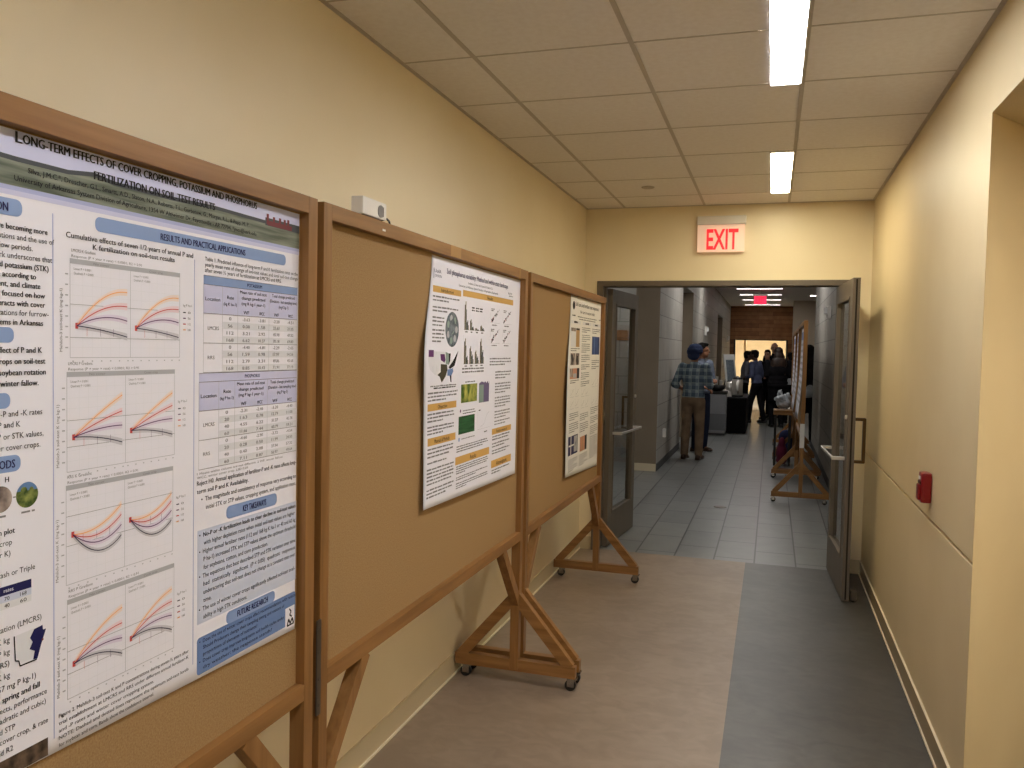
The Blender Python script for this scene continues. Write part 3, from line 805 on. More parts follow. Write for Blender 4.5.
# four pairs of curve panels
def chart(y0, y1, ym, ztop, zbot, start, ends, shape, zr, lab):
    P.part('curve_chart')
    hh = 0.0085
    P.text(lab, y0+0.003, y0+0.055, ztop+0.0115, 0.0052, INK2, 0.01, 3); P.text('Response (P × year × rate) < 0.0001; R2 = 0.91', y0+0.003, y0+0.165, ztop+0.0025, 0.0046, INK2, 0.01, 3)
    P.rect(y0, y1, ztop-hh, ztop, GRAYP, 1)
    for c in ((y0+ym)/2, (ym+y1)/2): P.text('No cover' if c < ym else 'Cover crop', c-0.018, c+0.018, ztop-hh+0.002, 0.0042, INK2, 0.006, 3)
    for a in (y0, ym, y1): P.line([(a, zbot), (a, ztop)], 0.0009, GRAYP, 2)
    P.line([(y0, zbot), (y1, zbot)], 0.0009, GRAYP, 2)
    for k in range(1, 9):
        z = zbot+(ztop-hh-zbot)*k/9; P.line([(y0, z), (y1, z)], 0.0004, PALEG, 1); P.line([(y0-0.010, z-0.0006), (y0-0.004, z-0.0006)], 0.0022, GRAYP, 2)
    for half in (y0, ym):
        for k in range(7):
            a = half+0.006+(ym-y0-0.012)*k/6; P.line([(a, zbot), (a, ztop-hh)], 0.0004, PALEG, 1); P.line([(a-0.0015, zbot-0.006), (a+0.0015, zbot-0.006)], 0.0022, GRAYP, 2)
        P.text('Linear P < 0.0001', half+0.008, half+0.045, ztop-hh-0.010, 0.0040, INK2, 0.006, 3); P.text('Quadratic P < 0.0001', half+0.008, half+0.050, ztop-hh-0.0175, 0.0040, INK2, 0.006, 3)
    zm = start; P.line([(y0, zm+0.036*zr), (y1, zm+0.036*zr)], 0.0007, INK2, 2); P.line([(y0, zm-0.020*zr), (y1, zm-0.020*zr)], 0.0007, INK2, 2)
    P.text('Mehlich-3 soil-test K (mg kg-1)', zbot+0.010, zbot+0.115, y0-0.016, 0.0055, INK2, 0.012, 3, rot=True)
    for (half, dz) in ((0, 0), (ym-y0, 0.002)):
        a0 = y0+0.014+half; a1 = ym-0.008+half
        for i, (e, cm, bm_) in enumerate(zip(ends, (C_OR, C_RD, C_PU, C_NV), (B_OR, B_RD, B_PU, B_NV))):
            e_ = e+dz-(0.004 if half and i == 0 else 0)
            def zf(t):
                z = start+(e_-start)*t
                return z+shape[i]*4*t*(1-t)
            n_ = 14; pts = [(a0+(a1-a0)*t/n_, zf(t/n_)) for t in range(n_+1)]
            for q in range(n_):
                (u0, w0), (u1, w1) = pts[q], pts[q+1]; b_ = 0.0045+0.0035*abs(q/n_-0.4)
                P.face([(u0, w0-b_), (u1, w1-b_), (u1, w1+b_), (u0, w0+b_)], bm_, 2+0.25*i)
            P.line(pts, 0.0017, cm, 4+0.1*i)
        P.rect(a0-0.003, a0+0.003, start-0.005, start+0.005, C_RD, 3.6)
        for q in range(3): P.line([(a0+0.022+q*0.03, start-0.017), (a0+0.022+q*0.03, start-0.003)], 0.0006, C_PU if q else C_RD, 4)
    P.text('kg P ha-1', y1+0.010, y1+0.036, (ztop+zbot)/2+0.018, 0.0050, INK2, 0.006, 3)
    for i, cm in enumerate((C_NV, C_PU, C_RD, C_OR)):
        z = (ztop+zbot)/2+0.006-i*0.0115; P.line([(y1+0.010, z), (y1+0.018, z)], 0.002, cm, 3); P.text(str(i*56), y1+0.024, y1+0.032, z-0.0022, 0.0046, INK2, 0.006, 3)
chart(1.103, 1.372, 1.240, 1.7335, 1.567, 1.621, (1.685, 1.659, 1.633, 1.604), (0.018, 0.012, 0.010, 0.002), 1.0, 'LMCRS K Gradient')
chart(1.096, 1.358, 1.228, 1.543, 1.374, 1.432, (1.499, 1.470, 1.444, 1.413), (0.003, 0.003, 0.004, 0.004), 0.8, 'LMCRS P Gradient')
chart(1.094, 1.354, 1.226, 1.3515, 1.182, 1.266, (1.300, 1.281, 1.262, 1.243), (-0.014, -0.018, -0.022, -0.028), 0.9, 'RRS K Gradient')
chart(1.096, 1.358, 1.228, 1.1565, 0.985, 1.042, (1.108, 1.079, 1.051, 1.022), (0.010, 0.009, 0.008, 0.010), 0.7, 'RRS P Gradient')
# the two data tables
def table(y0, y1, zt, zb, title, unit, rates, seed):
    rnd = random.Random(seed)
    P.part('data_table'); Hh = zt-zb; th = 0.0185
    P.rect(y0, y1, zt-th, zt, PILL if title == 'POTASSIUM' else LAV, 2); P.text(title, (y0+y1)/2-0.028, (y0+y1)/2+0.028, zt-th+0.0055, 0.0075, NAVY, 0.012, 4)
    hd = zt-th-0.060
    P.rect(y0, y1, hd, zt-th, LAV, 2)
    cx_ = [y0, y0+(y1-y0)*0.175, y0+(y1-y0)*0.325, y0+(y1-y0)*0.50, y0+(y1-y0)*0.66, y0+(y1-y0)*0.83, y1]
    P.text('Location', cx_[0]+0.006, cx_[1]-0.008, hd+0.027, 0.0075, INK, 0.008, 4); P.text('Rate', cx_[1]+0.016, cx_[2]-0.014, hd+0.034, 0.0075, INK, 0.008, 4); P.text('(kg %s ha-1)' % unit, cx_[1]+0.004, cx_[2]-0.004, hd+0.020, 0.0065, INK, 0.008, 4)
    for i, s_ in enumerate(('Mean rate of soil-test', 'change predicted', '(mg %s kg-1 year-1)' % unit)): P.text(s_, cx_[2]+0.008+0.006*(i > 0), cx_[4]-0.010-0.006*(i > 0), hd+0.049-i*0.0125, 0.007, INK, 0.010, 4)
    for i, s_ in enumerate(('Total change predicted', '(Duration - last sampling time)', '(mg %s kg-1)' % unit)): P.text(s_, cx_[4]+(0.012, 0.003, 0.040)[i], cx_[6]-(0.012, 0.003, 0.040)[i], hd+0.049-i*0.0125, 0.007, INK, 0.010, 4)
    for i, s_ in enumerate(('WF', 'WCC', 'WF', 'WCC')):
        c = (cx_[2+i]+cx_[3+i])/2; P.text(s_, c-0.010, c+0.010, hd+0.004, 0.0075, INK, 0.012, 4)
    rh = (hd-zb)/8
    for r in range(8):
        z = hd-(r+1)*rh
        if r % 2: P.rect(cx_[1]+0.002, y1, z, z+rh, PALEG, 1.5)
        P.text(rates[r % 4], (cx_[1]+cx_[2])/2-0.004*len(rates[r % 4]), (cx_[1]+cx_[2])/2+0.004*len(rates[r % 4]), z+rh*0.25, rh*0.46, INK2, 0.014, 4)
        for i in range(4):
            s_ = '%.2f' % ((r % 4)*rnd.uniform(2, 5)*(1 if i < 2 else 6)-rnd.uniform(2, 5)); c = (cx_[2+i]+cx_[3+i])/2
            P.text(s_, c-0.013, c+0.013, z+rh*0.25, rh*0.46, INK2, 0.014, 4)
    for i, s_ in enumerate(('LMCRS', 'RRS')): P.text(s_, cx_[0]+0.014, cx_[0]+(0.05 if i == 0 else 0.036), hd-rh*(4*i+2)-0.003, 0.0075, INK2, 0.012, 4)
    for z in (zt, zt-th, hd, hd-4*rh, zb): P.line([(y0, z), (y1, z)], 0.0010, INK2, 4)
    for c in (cx_[0], cx_[1], cx_[2], cx_[4], cx_[6]): P.line([(c, zb), (c, zt-th)], 0.0008, GRAYP, 4)
table(1.444, 1.798, 1.7365, 1.5345, 'POTASSIUM', 'K', ('0', '56', '112', '168'), 3)
table(1.431, 1.798, 1.5335, 1.3330, 'PHOSPHORUS', 'P', ('0', '20', '40', '60'), 4)
P.build(p1)

# ---- poster on the middle board (curls off the cork at its lower left)
A0_, A1_, B0_, B1_ = 2.628, 3.676, 1.030, 1.915
bend2 = Sheet(1.12, [(1.915, 2.626), (1.554, 2.573), (1.04, 2.585)], [(1.915, 3.668), (1.543, 3.650), (1.02, 3.642)], 1.040, 1.022, 1.9135,
              lambda u, t: 0.017*math.exp(-((t-0.58)/0.16)**2)*(1-u)**2+0.006*math.exp(-((t-0.58)/0.14)**2)*u**4+0.018*(1-t)**2*(0.5+0.5*(1-u))+0.006*(1-t)*math.sin(PI*u))
p2 = thing('research_poster', 'white poster with gold headings and bar charts on the middle cork board', 'poster', (CF, 3.152, B0_))
P = Print(bend2, p2.location)
sheet(P, 'paper', PAPER, 40, 40)
P.part('title_block')
P.text('Soil phosphorus variability: Method and within-state landscape', 2.765, 3.481, 1.862, 0.0195, NAVY, 0.012)
P.text('Gurbatow, G., Slaton, N.A., Smartt, A.D., Roberts, T.L.', 2.985, 3.275, 1.842, 0.0085, INK, 0.008); P.text('University of Arkansas System Division of Agriculture, Fayetteville', 2.885, 3.345, 1.826, 0.0085, INK, 0.008)
P.text('UofA', 2.652, 2.712, 1.857, 0.012, NAVY, 0.01); P.text('DIVISION', 2.656, 2.715, 1.842, 0.009, NAVY, 0.006); P.line([(2.646, 1.836), (2.646, 1.872)], 0.004, NAVY)
P.text('BASF', 3.490, 3.545, 1.838, 0.009, SLATE, 0.01); P.greek(3.500, 3.555, 1.829, 0.005)
def gold(txt, a0, a1, b0, b1):
    P.part('section_heading'); P.rect(a0, a1, b0, b1, GOLD, 1); w = min(0.013*len(txt), (a1-a0)*0.72)*0.75; c = (a0+a1)/2; P.text(txt, c-w/2, c+w/2, b0+(b1-b0)*0.22, (b1-b0)*0.52, INK, 0.012)
gold('Introduction', 2.640, 2.910, 1.789, 1.8115); gold('Results', 2.930, 3.562, 1.793, 1.8165)
gold('Objective', 2.610, 2.880, 1.376, 1.401); gold('Materials & Methods', 2.615, 2.877, 1.255, 1.282)
gold('Results', 2.880, 3.268, 1.156, 1.186); gold('Future research', 3.300, 3.567, 1.232, 1.257); gold('Acknowledgments', 3.298, 3.575, 1.090, 1.122)
P.part('body_text')
for (b, n) in ((1.772, 2), (1.735, 2)): P.para(2.640, 2.895, b, n, 0.0125, 0.0062, INK)
for (b, n) in ((1.699, 3), (1.655, 4)): P.para(2.640, 2.752, b, n, 0.0130, 0.0062, INK, 0.8)
P.para(2.610, 2.890, 1.435, 3, 0.0125, 0.0062, INK); P.para(2.610, 2.860, 1.362, 3, 0.0125, 0.0062, INK); P.para(2.610, 2.870, 1.317, 3, 0.0115, 0.0062, INK)
P.para(2.615, 2.860, 1.240, 3, 0.0135, 0.0062, INK, 0.9); P.para(2.615, 2.850, 1.192, 1, 0.0135, 0.0062, INK, 0.8)
P.para(2.612, 2.865, 1.169, 5, 0.0125, 0.0062, INK, 0.95); P.para(2.612, 2.865, 1.098, 3, 0.0125, 0.0062, INK, 0.7)
P.para(2.890, 3.260, 1.222, 3, 0.0095, 0.0050, INK, 0.8); P.para(2.890, 3.255, 1.146, 4, 0.0085, 0.0045, INK, 0.3); P.para(2.890, 3.265, 1.105, 2, 0.0085, 0.0045, INK, 0.6); P.para(2.890, 3.262, 1.082, 3, 0.0085, 0.0045, INK, 0.3)
P.para(2.935, 3.195, 1.515, 2, 0.0125, 0.0062, INK2, 0.95); P.para(3.255, 3.555, 1.552, 3, 0.0125, 0.0062, INK2, 0.7)
for (b, n) in ((1.495, 3), (1.445, 4), (1.385, 4), (1.325, 3), (1.284, 2)): P.para(3.330, 3.550, b, n, 0.0125, 0.0062, INK2, 0.7)
P.para(3.305, 3.560, 1.220, 2, 0.0125, 0.0062, INK, 0.9); P.para(3.305, 3.560, 1.190, 2, 0.0125, 0.0062, INK, 0.7); P.para(3.305, 3.560, 1.160, 2, 0.0115, 0.0062, INK, 0.8); P.para(3.305, 3.560, 1.076, 2, 0.0115, 0.0062, INK, 0.5)
P.part('survey_disc'); P.disc(2.826, 1.664, 0.066, 0.064, SLATE, 2, 36)
for k in range(7): P.disc(2.826+0.042*math.cos(k*0.9), 1.664+0.042*math.sin(k*0.9), 0.013, 0.013, SAGE if k % 2 else GRAYP, 3, 14)
P.disc(2.826, 1.664, 0.018, 0.018, SAGE, 3)
# country map: pale west, dark middle and south
P.part('country_map'); m0, m1, n0, n1 = 2.606, 2.896, 1.470, 1.588
def mp(lst): return [(m0+(m1-m0)*u, n0+(n1-n0)*v) for u, v in lst]
P.face(mp([(0.03, 0.97), (0.5, 0.95), (0.62, 0.9), (0.72, 0.9), (0.70, 0.70), (0.86, 0.72), (0.98, 0.98), (0.93, 0.75), (0.84, 0.50), (0.80, 0.32), (0.74, 0.0), (0.70, 0.22), (0.55, 0.20), (0.44, 0.02), (0.36, 0.2), (0.2, 0.28), (0.07, 0.42), (0.0, 0.70)]), PALEG, 2)
P.rect(m0+0.006, m0+0.05, 1.564, 1.588, C_PU, 3)
P.face(mp([(0.38, 0.88), (0.52, 0.88), (0.55, 0.70), (0.52, 0.62), (0.40, 0.70)]), C_PU, 3); P.face(mp([(0.40, 0.58), (0.60, 0.56), (0.62, 0.40), (0.56, 0.20), (0.44, 0.02), (0.37, 0.2), (0.30, 0.26), (0.40, 0.34)]), OLIVE, 3)
P.face(mp([(0.55, 0.95), (0.66, 0.90), (0.66, 0.55), (0.56, 0.58)]), SAGE, 3); P.face(mp([(0.66, 0.90), (0.72, 0.9), (0.70, 0.66), (0.66, 0.55)]), INK, 3); P.face(mp([(0.66, 0.48), (0.80, 0.66), (0.98, 0.98), (0.86, 0.52), (0.70, 0.42)]), INK, 3)
P.face(mp([(0.62, 0.40), (0.80, 0.44), (0.82, 0.34), (0.74, 0.2), (0.62, 0.22)]), DBLUE, 3); P.face(mp([(0.70, 0.22), (0.75, 0.22), (0.76, 0.0), (0.73, 0.02)]), INK, 3)
for u in (0.14, 0.26): P.line(mp([(u, 0.95), (u+0.02, 0.35)]), 0.001, GRAYP, 3)
P.part('body_text'); P.greek(2.63, 2.88, 1.4595, 0.005); P.greek(2.66, 2.87, 1.452, 0.005, INK)
# bar charts
for (z0, hs) in ((1.667, [(0.108, 0.030), (0.042, 0.012), (0.010, 0.004), (0.022, 0.010)]), (1.536, [(0.098, 0.026), (0.068, 0.030), (0.052, 0.024), (0.100, 0.046)])):
    P.part('bar_chart'); P.line([(2.945, z0), (3.185, z0)], 0.001, INK2); P.line([(2.942, z0), (2.942, z0+0.11)], 0.0008, GRAYP)
    for g_, (h1, h2) in enumerate(hs):
        a = 2.952+g_*0.060
        for i, (hh, m_) in enumerate(((h1*0.88, OLIVE), (h1, OLIVE2), (h1*0.72, SLATE), (h2, OLIVE), (h2*1.2, SLATE), (h2*0.6, OLIVE2))):
            P.rect(a+i*0.0078, a+i*0.0078+0.0072, z0, z0+hh, m_, 3)
        P.greek(a+0.008, a+0.034, z0-0.010, 0.005)
    if z0 > 1.6:
        for k in range(3): P.greek(3.03+k*0.045, 3.065+k*0.045, z0+0.085, 0.005, INK); P.greek(3.03+k*0.045, 3.065+k*0.045, z0+0.075, 0.005, INK)
# scatter plots
for (a, z) in ((3.255, 1.705), (3.420, 1.705), (3.255, 1.620), (3.420, 1.620)):
    P.part('scatter_chart'); P.line([(a, z), (a, z+0.065)], 0.0008, GRAYP); P.line([(a, z), (a+0.125, z)], 0.0008, GRAYP)
    P.line([(a+0.02, z+0.012), (a+0.118, z+0.060)], 0.0012, INK2)
    for k in range(26):
        t_ = random.random()**1.5; P.disc(a+0.016+0.085*t_+random.uniform(-0.008, 0.008), z+0.008+0.045*t_+random.uniform(-0.006, 0.006), 0.0032, 0.0032, INK if k % 9 else C_RD, 3, 6)
    P.greek(a+0.02, a+0.085, z-0.011, 0.0045); P.greek(a+0.008, a+0.05, z+0.056, 0.004); P.greek(a+0.008, a+0.04, z+0.049, 0.004)
P.part('field_photo'); P.rect(2.928, 3.106, 1.388, 1.458, CROP, 2); P.part('body_text'); P.greek(2.97, 3.08, 1.4645, 0.005)
P.part('field_map'); P.face([(3.129, 1.378), (3.252, 1.378), (3.252, 1.462), (3.243, 1.452), (3.232, 1.464), (3.22, 1.455), (3.205, 1.462), (3.19, 1.458), (3.16, 1.463), (3.129, 1.456)], PURG, 2)
P.rect(3.131, 3.185, 1.379, 1.450, SAGE, 2.6)
P.part('canopy_image'); P.rect(2.907, 3.083, 1.269, 1.337, DGREEN, 2)
P.part('trend_chart'); P.line([(3.115, 1.270), (3.115, 1.345)], 0.0008, GRAYP); P.line([(3.115, 1.270), (3.27, 1.270)], 0.0008, GRAYP); P.line([(3.15, 1.278), (3.20, 1.29), (3.23, 1.325), (3.26, 1.335)], 0.0012, GRAYP)
P.greek(3.13, 3.15, 1.345, 0.006, INK); P.greek(3.20, 3.235, 1.253, 0.006, INK); P.disc(2.915, 1.250, 0.008, 0.008, PILL, 2); P.disc(2.925, 1.358, 0.006, 0.006, C_PU, 2); P.greek(2.95, 3.08, 1.355, 0.004); P.greek(2.94, 3.09, 1.248, 0.004); P.greek(2.95, 3.09, 1.345, 0.004, INK)
P.build(p2)

# ---- narrow poster on the third board
C0, C1, D0, D1 = 4.676, 5.590, 0.828, 1.918
bend3 = Sheet(1.12, [(1.916, 4.673), (1.40, 4.626), (0.85, 4.631)], [(1.916, 5.558), (0.82, 5.540)], 0.859, 0.816, 1.917,
              lambda u, t: 0.016*math.exp(-((t-0.45)/0.3)**2)*(1-u)**2+0.014*(1-t)**2*(0.4+0.6*(1-u)))
p3 = thing('research_poster', 'cream white poster with small photos on the cork board next to the doors', 'poster', (CF, 5.133, D0))
P = Print(bend3, p3.location)
sheet(P, 'paper', PAPERW, 30, 34)
P.part('title_block')
P.text('Soil test and fertilizer rate responses', 4.80, 5.47, 1.862, 0.024, INK, 0.02); P.text('for corn in eastern fields', 4.93, 5.35, 1.823, 0.020, INK, 0.016)
P.disc(4.755, 1.862, 0.030, 0.024, INK, 2); P.greek(4.72, 4.80, 1.80, 0.008, INK)
P.greek(4.86, 5.42, 1.797, 0.007); P.greek(4.90, 5.38, 1.783, 0.007); P.greek(5.49, 5.55, 1.80, 0.007)
for c, b in ((4.82, 1.755), (5.13, 1.755), (5.42, 1.755)):
    P.part('section_heading'); P.rect(c-0.125, c+0.125, b, b+0.020, PALEG, 1); P.greek(c-0.05, c+0.05, b+0.005, 0.011, INK)
def photo(a0, a1, b0, b1, m, extra=()):
    P.part('photo'); P.rect(a0, a1, b0, b1, m, 2)
    for (u0, u1, v0, v1, mm) in extra: P.rect(a0+(a1-a0)*u0, a0+(a1-a0)*u1, b0+(b1-b0)*v0, b0+(b1-b0)*v1, mm, 3)
photo(4.700, 4.935, 1.618, 1.730, PALEG, ((0.55, 0.95, 0.0, 0.9, AMBER), (0.62, 0.85, 0.15, 0.7, BROWNP), (0, 0.5, 0.82, 1, BROWNP), (0.55, 0.95, 0.9, 1.0, INK)))
photo(4.700, 4.925, 1.510, 1.580, BROWNP, ((0.5, 0.56, 0, 1, PAPERW), (0.1, 0.25, 0.1, 0.9, INK), (0.7, 0.85, 0, 0.8, INK)))
photo(4.690, 4.935, 1.428, 1.490, SALMON, ((0.0, 0.3, 0.2, 1, BROWNP), (0.75, 1, 0, 1, INK), (0.35, 0.7, 0.1, 0.5, GRAYP)))
photo(5.290, 5.525, 1.572, 1.690, COBALT, ((0.3, 0.36, 0, 1, DBLUE), (0.9, 1, 0, 1, NAVY)))
photo(4.690, 4.935, 0.975, 1.088, NAVY, ((0.25, 0.32, 0, 1, PAPERW), (0.05, 0.6, 0.46, 0.54, PAPERW), (0.6, 0.95, 0.1, 0.95, GRAYP), (0.7, 0.85, 0.3, 0.8, SLATE)))
photo(5.000, 5.195, 0.968, 1.060, SALMON, ((0.72, 1, 0, 1, INK), (0.35, 0.45, 0, 1, AMBER)))
P.part('body_text')
for a0, a1, blocks in ((4.700, 4.945, ((1.605, 2), (1.415, 2), (1.22, 4), (1.16, 5), (0.945, 3), (0.905, 3))), (4.985, 5.235, ((1.735, 3), (1.69, 4), (1.635, 5), (1.565, 4), (1.505, 3), (1.455, 4), (1.40, 3), (1.20, 4), (1.14, 5), (0.945, 4), (0.895, 2))), (5.290, 5.540, ((1.735, 3), (1.53, 3), (1.49, 2), (1.22, 4), (1.16, 4), (1.10, 5), (1.03, 6), (0.955, 6)))):
    for b, n in blocks: P.para(a0, a1, b, n, 0.0125, 0.0055, INK2 if n > 3 else INK)
for (a, b) in ((4.72, 1.25), (4.85, 1.25), (4.72, 1.32), (4.85, 1.32), (5.01, 1.24), (5.13, 1.24), (5.01, 1.31), (5.13, 1.31), (5.31, 1.24), (5.43, 1.24), (5.31, 1.36), (5.43, 1.36)):
    P.part('small_chart'); P.line([(a, b), (a, b+0.055)], 0.0016, GRAYP); P.line([(a, b), (a+0.09, b)], 0.0016, GRAYP); P.line([(a+0.01, b+0.012), (a+0.05, b+0.03+0.01*math.sin(a*40)), (a+0.085, b+0.046)], 0.0016, INK2)
P.build(p3)

# ---- posters on the cork boards beyond the doors (they face the far left wall)
def far_poster(xb, yc, w, b0, b1, label, curl):
    fx = xb-0.001
    class Far(Sheet):
        def __call__(s, a, b, d):
            return Vector((fx-0.004-curl*(1-(b-b0)/(b1-b0))**2-d, a, b))
    bend = Far(1, [(0, yc-w/2)], [(0, yc+w/2)], b0, b0, b1, None)
    t = thing('research_poster', label, 'poster', (fx, yc, b0), 0, 'posters on the far cork boards')
    Q = Print(bend, t.location)
    sheet(Q, 'paper', PAPER, 10, 14)
    Q.part('title_block'); Q.rect(yc-w/2+0.03, yc+w/2-0.03, b1-0.13, b1-0.04, PILL, 1)
    Q.part('body_text')
    for c in range(3):
        for k in range(10): Q.rect(yc-w/2+0.04+c*w/3, yc-w/2+0.0+(c+1)*w/3-0.03, b1-0.2-k*0.07, b1-0.17-k*0.07, GRAYP, 1)
    Q.build(t)
far_poster(0.335, 9.95, 1.0, 0.90, 1.90, 'poster edge-on on the nearest far cork board, its lower edge curling out', 0.05)
far_poster(0.350, 12.1, 1.1, 0.86, 1.90, 'poster edge-on on the second far cork board, its lower corner curling out', 0.06)
far_poster(0.355, 14.3, 1.1, 0.95, 1.90, 'poster edge-on on the farthest cork board', 0.02)

# ------------------------------------------------------------------ the corridor beyond the doors
HF = 3.27
LX = -1.44
# left: taupe wall end, block wall, side hall, block wall, recess, block wall
b = MB(); b.box(-1.76, LX-0.002, 11.09, 11.3, 0, HF); struct('wall_taupe_end', b, TAUPE)
b = MB(); b.box(-1.77, LX+0.001, 11.078, 11.09, 0, 0.10); struct('baseboard_taupe', b, CAULK_LIT_EDGE)
b = MB(); b.box(-1.74, LX, 11.10, 14.0, 0, HF); b.box(-1.74, LX, 15.85, 23.15, 0, HF); b.box(-1.74, LX, 25.4, 30.2, 0, HF); b.box(-1.74, LX, 14.0, 15.85, 2.72, HF); b.box(-1.74, LX, 23.15, 25.4, 2.66, HF)
struct('wall_far_left', b, BLOCK)
b = MB(); b.box(-3.2, -1.74, 15.85, 16.0, 0, 2.72); b.box(-2.4, -1.74, 25.4, 25.55, 0, 2.66); b.box(-3.35, -3.2, 14.0, 16.0, 0, 2.72); b.box(-2.5, -2.4, 23.0, 25.5, 0, 2.66)
b.box(-3.2, -1.74, 13.85, 14.0, 0, 2.72); b.box(-2.4, -1.74, 23.0, 23.15, 0, 2.66)
b.box(-1.742, LX-0.001, 15.848, 15.86, 0, 2.72); b.box(-1.742, LX-0.001, 25.398, 25.41, 0, 2.66)
struct('wall_side_hall', b, TAUPE)
b = MB(); b.box(-3.35, -1.742, 13.85, 16.0, 2.722, 2.82); b.box(-2.5, -1.742, 23.0, 25.55, 2.662, 2.76); struct('ceiling_side_hall', b, CEIL)
# lobby to the left of the doors
b = MB(); b.box(-4.2, XL-0.15, YD, YD+0.15, 0, HF); b.box(-4.35, -4.2, YD, 13.85, 0, HF); struct('wall_lobby_left', b, BLOCK)
b = MB(); b.box(-4.2, -3.35, 13.7, 13.85, 0, HF); b.box(-3.36, -1.742, 13.7, 13.848, 0, HF); struct('wall_lobby_back', b, BLOCKX)
b = MB(); b.box(-4.19, -1.75, 13.69, 13.70, 1.78, 1.95); struct('trim_6', b, PLANK)
# right
b = MB(); b.box(0.70, 0.90, YD+0.151, 15.45, 0, HF); struct('wall_far_right', b, BLOCK)
b = MB(); b.box(0.58, 3.4, 27.0, 27.2, 0, HF); b.box(3.4, 3.55, 15.3, 27.2, 0, HF); b.box(0.90, 3.4, 15.3, 15.45, 0, HF); struct('wall_far_nook', b, BEIGEW)
# timber wall with an opening to a bright room
b = MB(); b.box(LX-0.3, 0.72, 30.2, 30.35, 2.085, HF); b.box(LX-0.3, -1.26, 30.2, 30.35, 0, 2.085); b.box(0.46, 0.72, 30.2, 30.35, 0, 2.085)
struct('wall_timber', b, PLANK)
b = MB(); b.box(-1.30, -1.25, 30.17, 30.38, 0, 2.10); b.box(0.45, 0.50, 30.17, 30.38, 0, 2.10); b.box(-1.30, 0.50, 30.17, 30.38, 2.08, 2.11); struct('trim_7', b, DKGREY)
b = MB(); b.box(-3.2, 3.2, 37.0, 37.15, 0, HF); b.box(-3.35, -3.2, 30.2, 37.15, 0, HF); b.box(3.2, 3.35, 30.2, 37.15, 0, HF)
b.box(-3.3, LX-0.3, 30.2, 30.35, 0, HF); b.box(0.72, 3.3, 30.2, 30.35, 0, HF); b.box(0.7, 0.85, 27.2, 30.2, 0, HF)
struct('wall_bright_room', b, CREAMW)
b = MB(); b.box(-1.00, -0.93, 31.5, 31.9, 0, HF); struct('wall_room_pier', b, CREAMW)
b = MB(); b.box(-4.35, 3.55, YD+0.15, 37.15, HF, HF+0.1); struct('ceiling_far', b, CEIL)
b = MB(); b.box(LX, LX+0.008, 11.1, 14.0, 0, 0.1); b.box(LX, LX+0.008, 15.85, 23.15, 0, 0.1); b.box(LX, LX+0.008, 25.4, 30.2, 0, 0.1); struct('baseboard_far_left', b, DKGREY)
b = MB(); b.box(0.692, 0.70, YD+0.16, 15.45, 0, 0.1); struct('baseboard_far_right', b, DKGREY)

def strip(y, x0, x1, lens, label, z=HF, w=0.10, group='ceiling strips across the far corridor'):
    t = thing('ceiling_strip_light', label, 'light', ((x0+x1)/2, y, z), 0, group)
    L = (x1-x0)/2
    MB().box(-L+0.006, L-0.006, -w/2+0.006, w/2-0.006, -0.012, -0.004).build('lens', lens, t)
    r = MB(); r.box(-L, L, -w/2, -w/2+0.006, -0.016, -0.001); r.box(-L, L, w/2-0.006, w/2, -0.016, -0.001); r.box(-L, -L+0.006, -w/2, w/2, -0.016, -0.001); r.box(L-0.006, L, -w/2, w/2, -0.016, -0.001)
    r.build('frame', WHITE_PL, t)
for y, lab in ((22.0, 'topmost of the four thin white ceiling strips seen beyond the doors'), (24.25, 'second from the top of the four thin ceiling strips beyond the doors'), (26.5, 'ceiling strip beyond the doors just behind the far red exit sign'), (29.1, 'lowest thin ceiling strip, right above the timber wall')):
    strip(y, -0.93, 0.20, THINLENS, lab)
for y, lab in ((8.9, 'wide unseen fill light added in the far corridor just inside the doors'), (13.2, 'wide unseen fill light added in the far corridor above the two men'), (17.6, 'wide unseen fill light added in the far corridor above the drinks table')):
    strip(y, -1.05, 0.35, FARLENS, lab, HF, 0.30)  # out of view behind the door head, added to brighten the far corridor
strip(12.3, -3.4, -2.2, FARLENS, 'ceiling strip of the lobby left of the open door', HF, 0.2, 'lobby strips')
strip(15.0, -2.6, -2.0, FARLENS, 'lit strip in the ceiling of the side hall', 2.72, 0.12, 'lobby strips')
for x, y, lab in ((-0.95, 33.4, 'bright lamp in the ceiling of the yellow room past the timber wall, left'), (0.6, 33.4, 'bright lamp in the ceiling of the yellow room past the timber wall, right')):
    strip(y, x-0.5, x+0.5, ROOMLENS, lab, HF, 0.7, 'lamps of the bright room')
strip(24.6, 0.95, 2.15, FARLENS, 'ceiling strip in the nook right of the far corridor', HF, 0.14, 'lobby strips')

# far exit sign hanging from the ceiling
fe = thing('exit_sign', 'small glowing pink red exit sign hanging in the far corridor', 'sign', (-0.345, 22.5, 2.905))
MB().box(-0.155, 0.155, -0.012, 0.012, 0, 0.20, 0.004).build('panel', EXITFAR, fe)
MB().box(-0.18, 0.18, -0.04, 0.04, 0.205, 0.255, 0.004).build('housing', ALU, fe)
MB().cyl((0, 0, 0.25), (0, 0, HF-2.905), 0.012).build('stem', ALU, fe)
lt = MB(); vs_, fs, x0, x1 = text_tris('EXIT', 0.020)
vv = [lt.bm.verts.new((-0.11+(v.x-x0)/(x1-x0)*0.22, -0.0135, 0.03+v.y/zmax*0.15)) for v in vs_]
for f_ in fs: lt.bm.faces.new([vv[i] for i in f_])
lt.build('letters', EXITRED, fe)

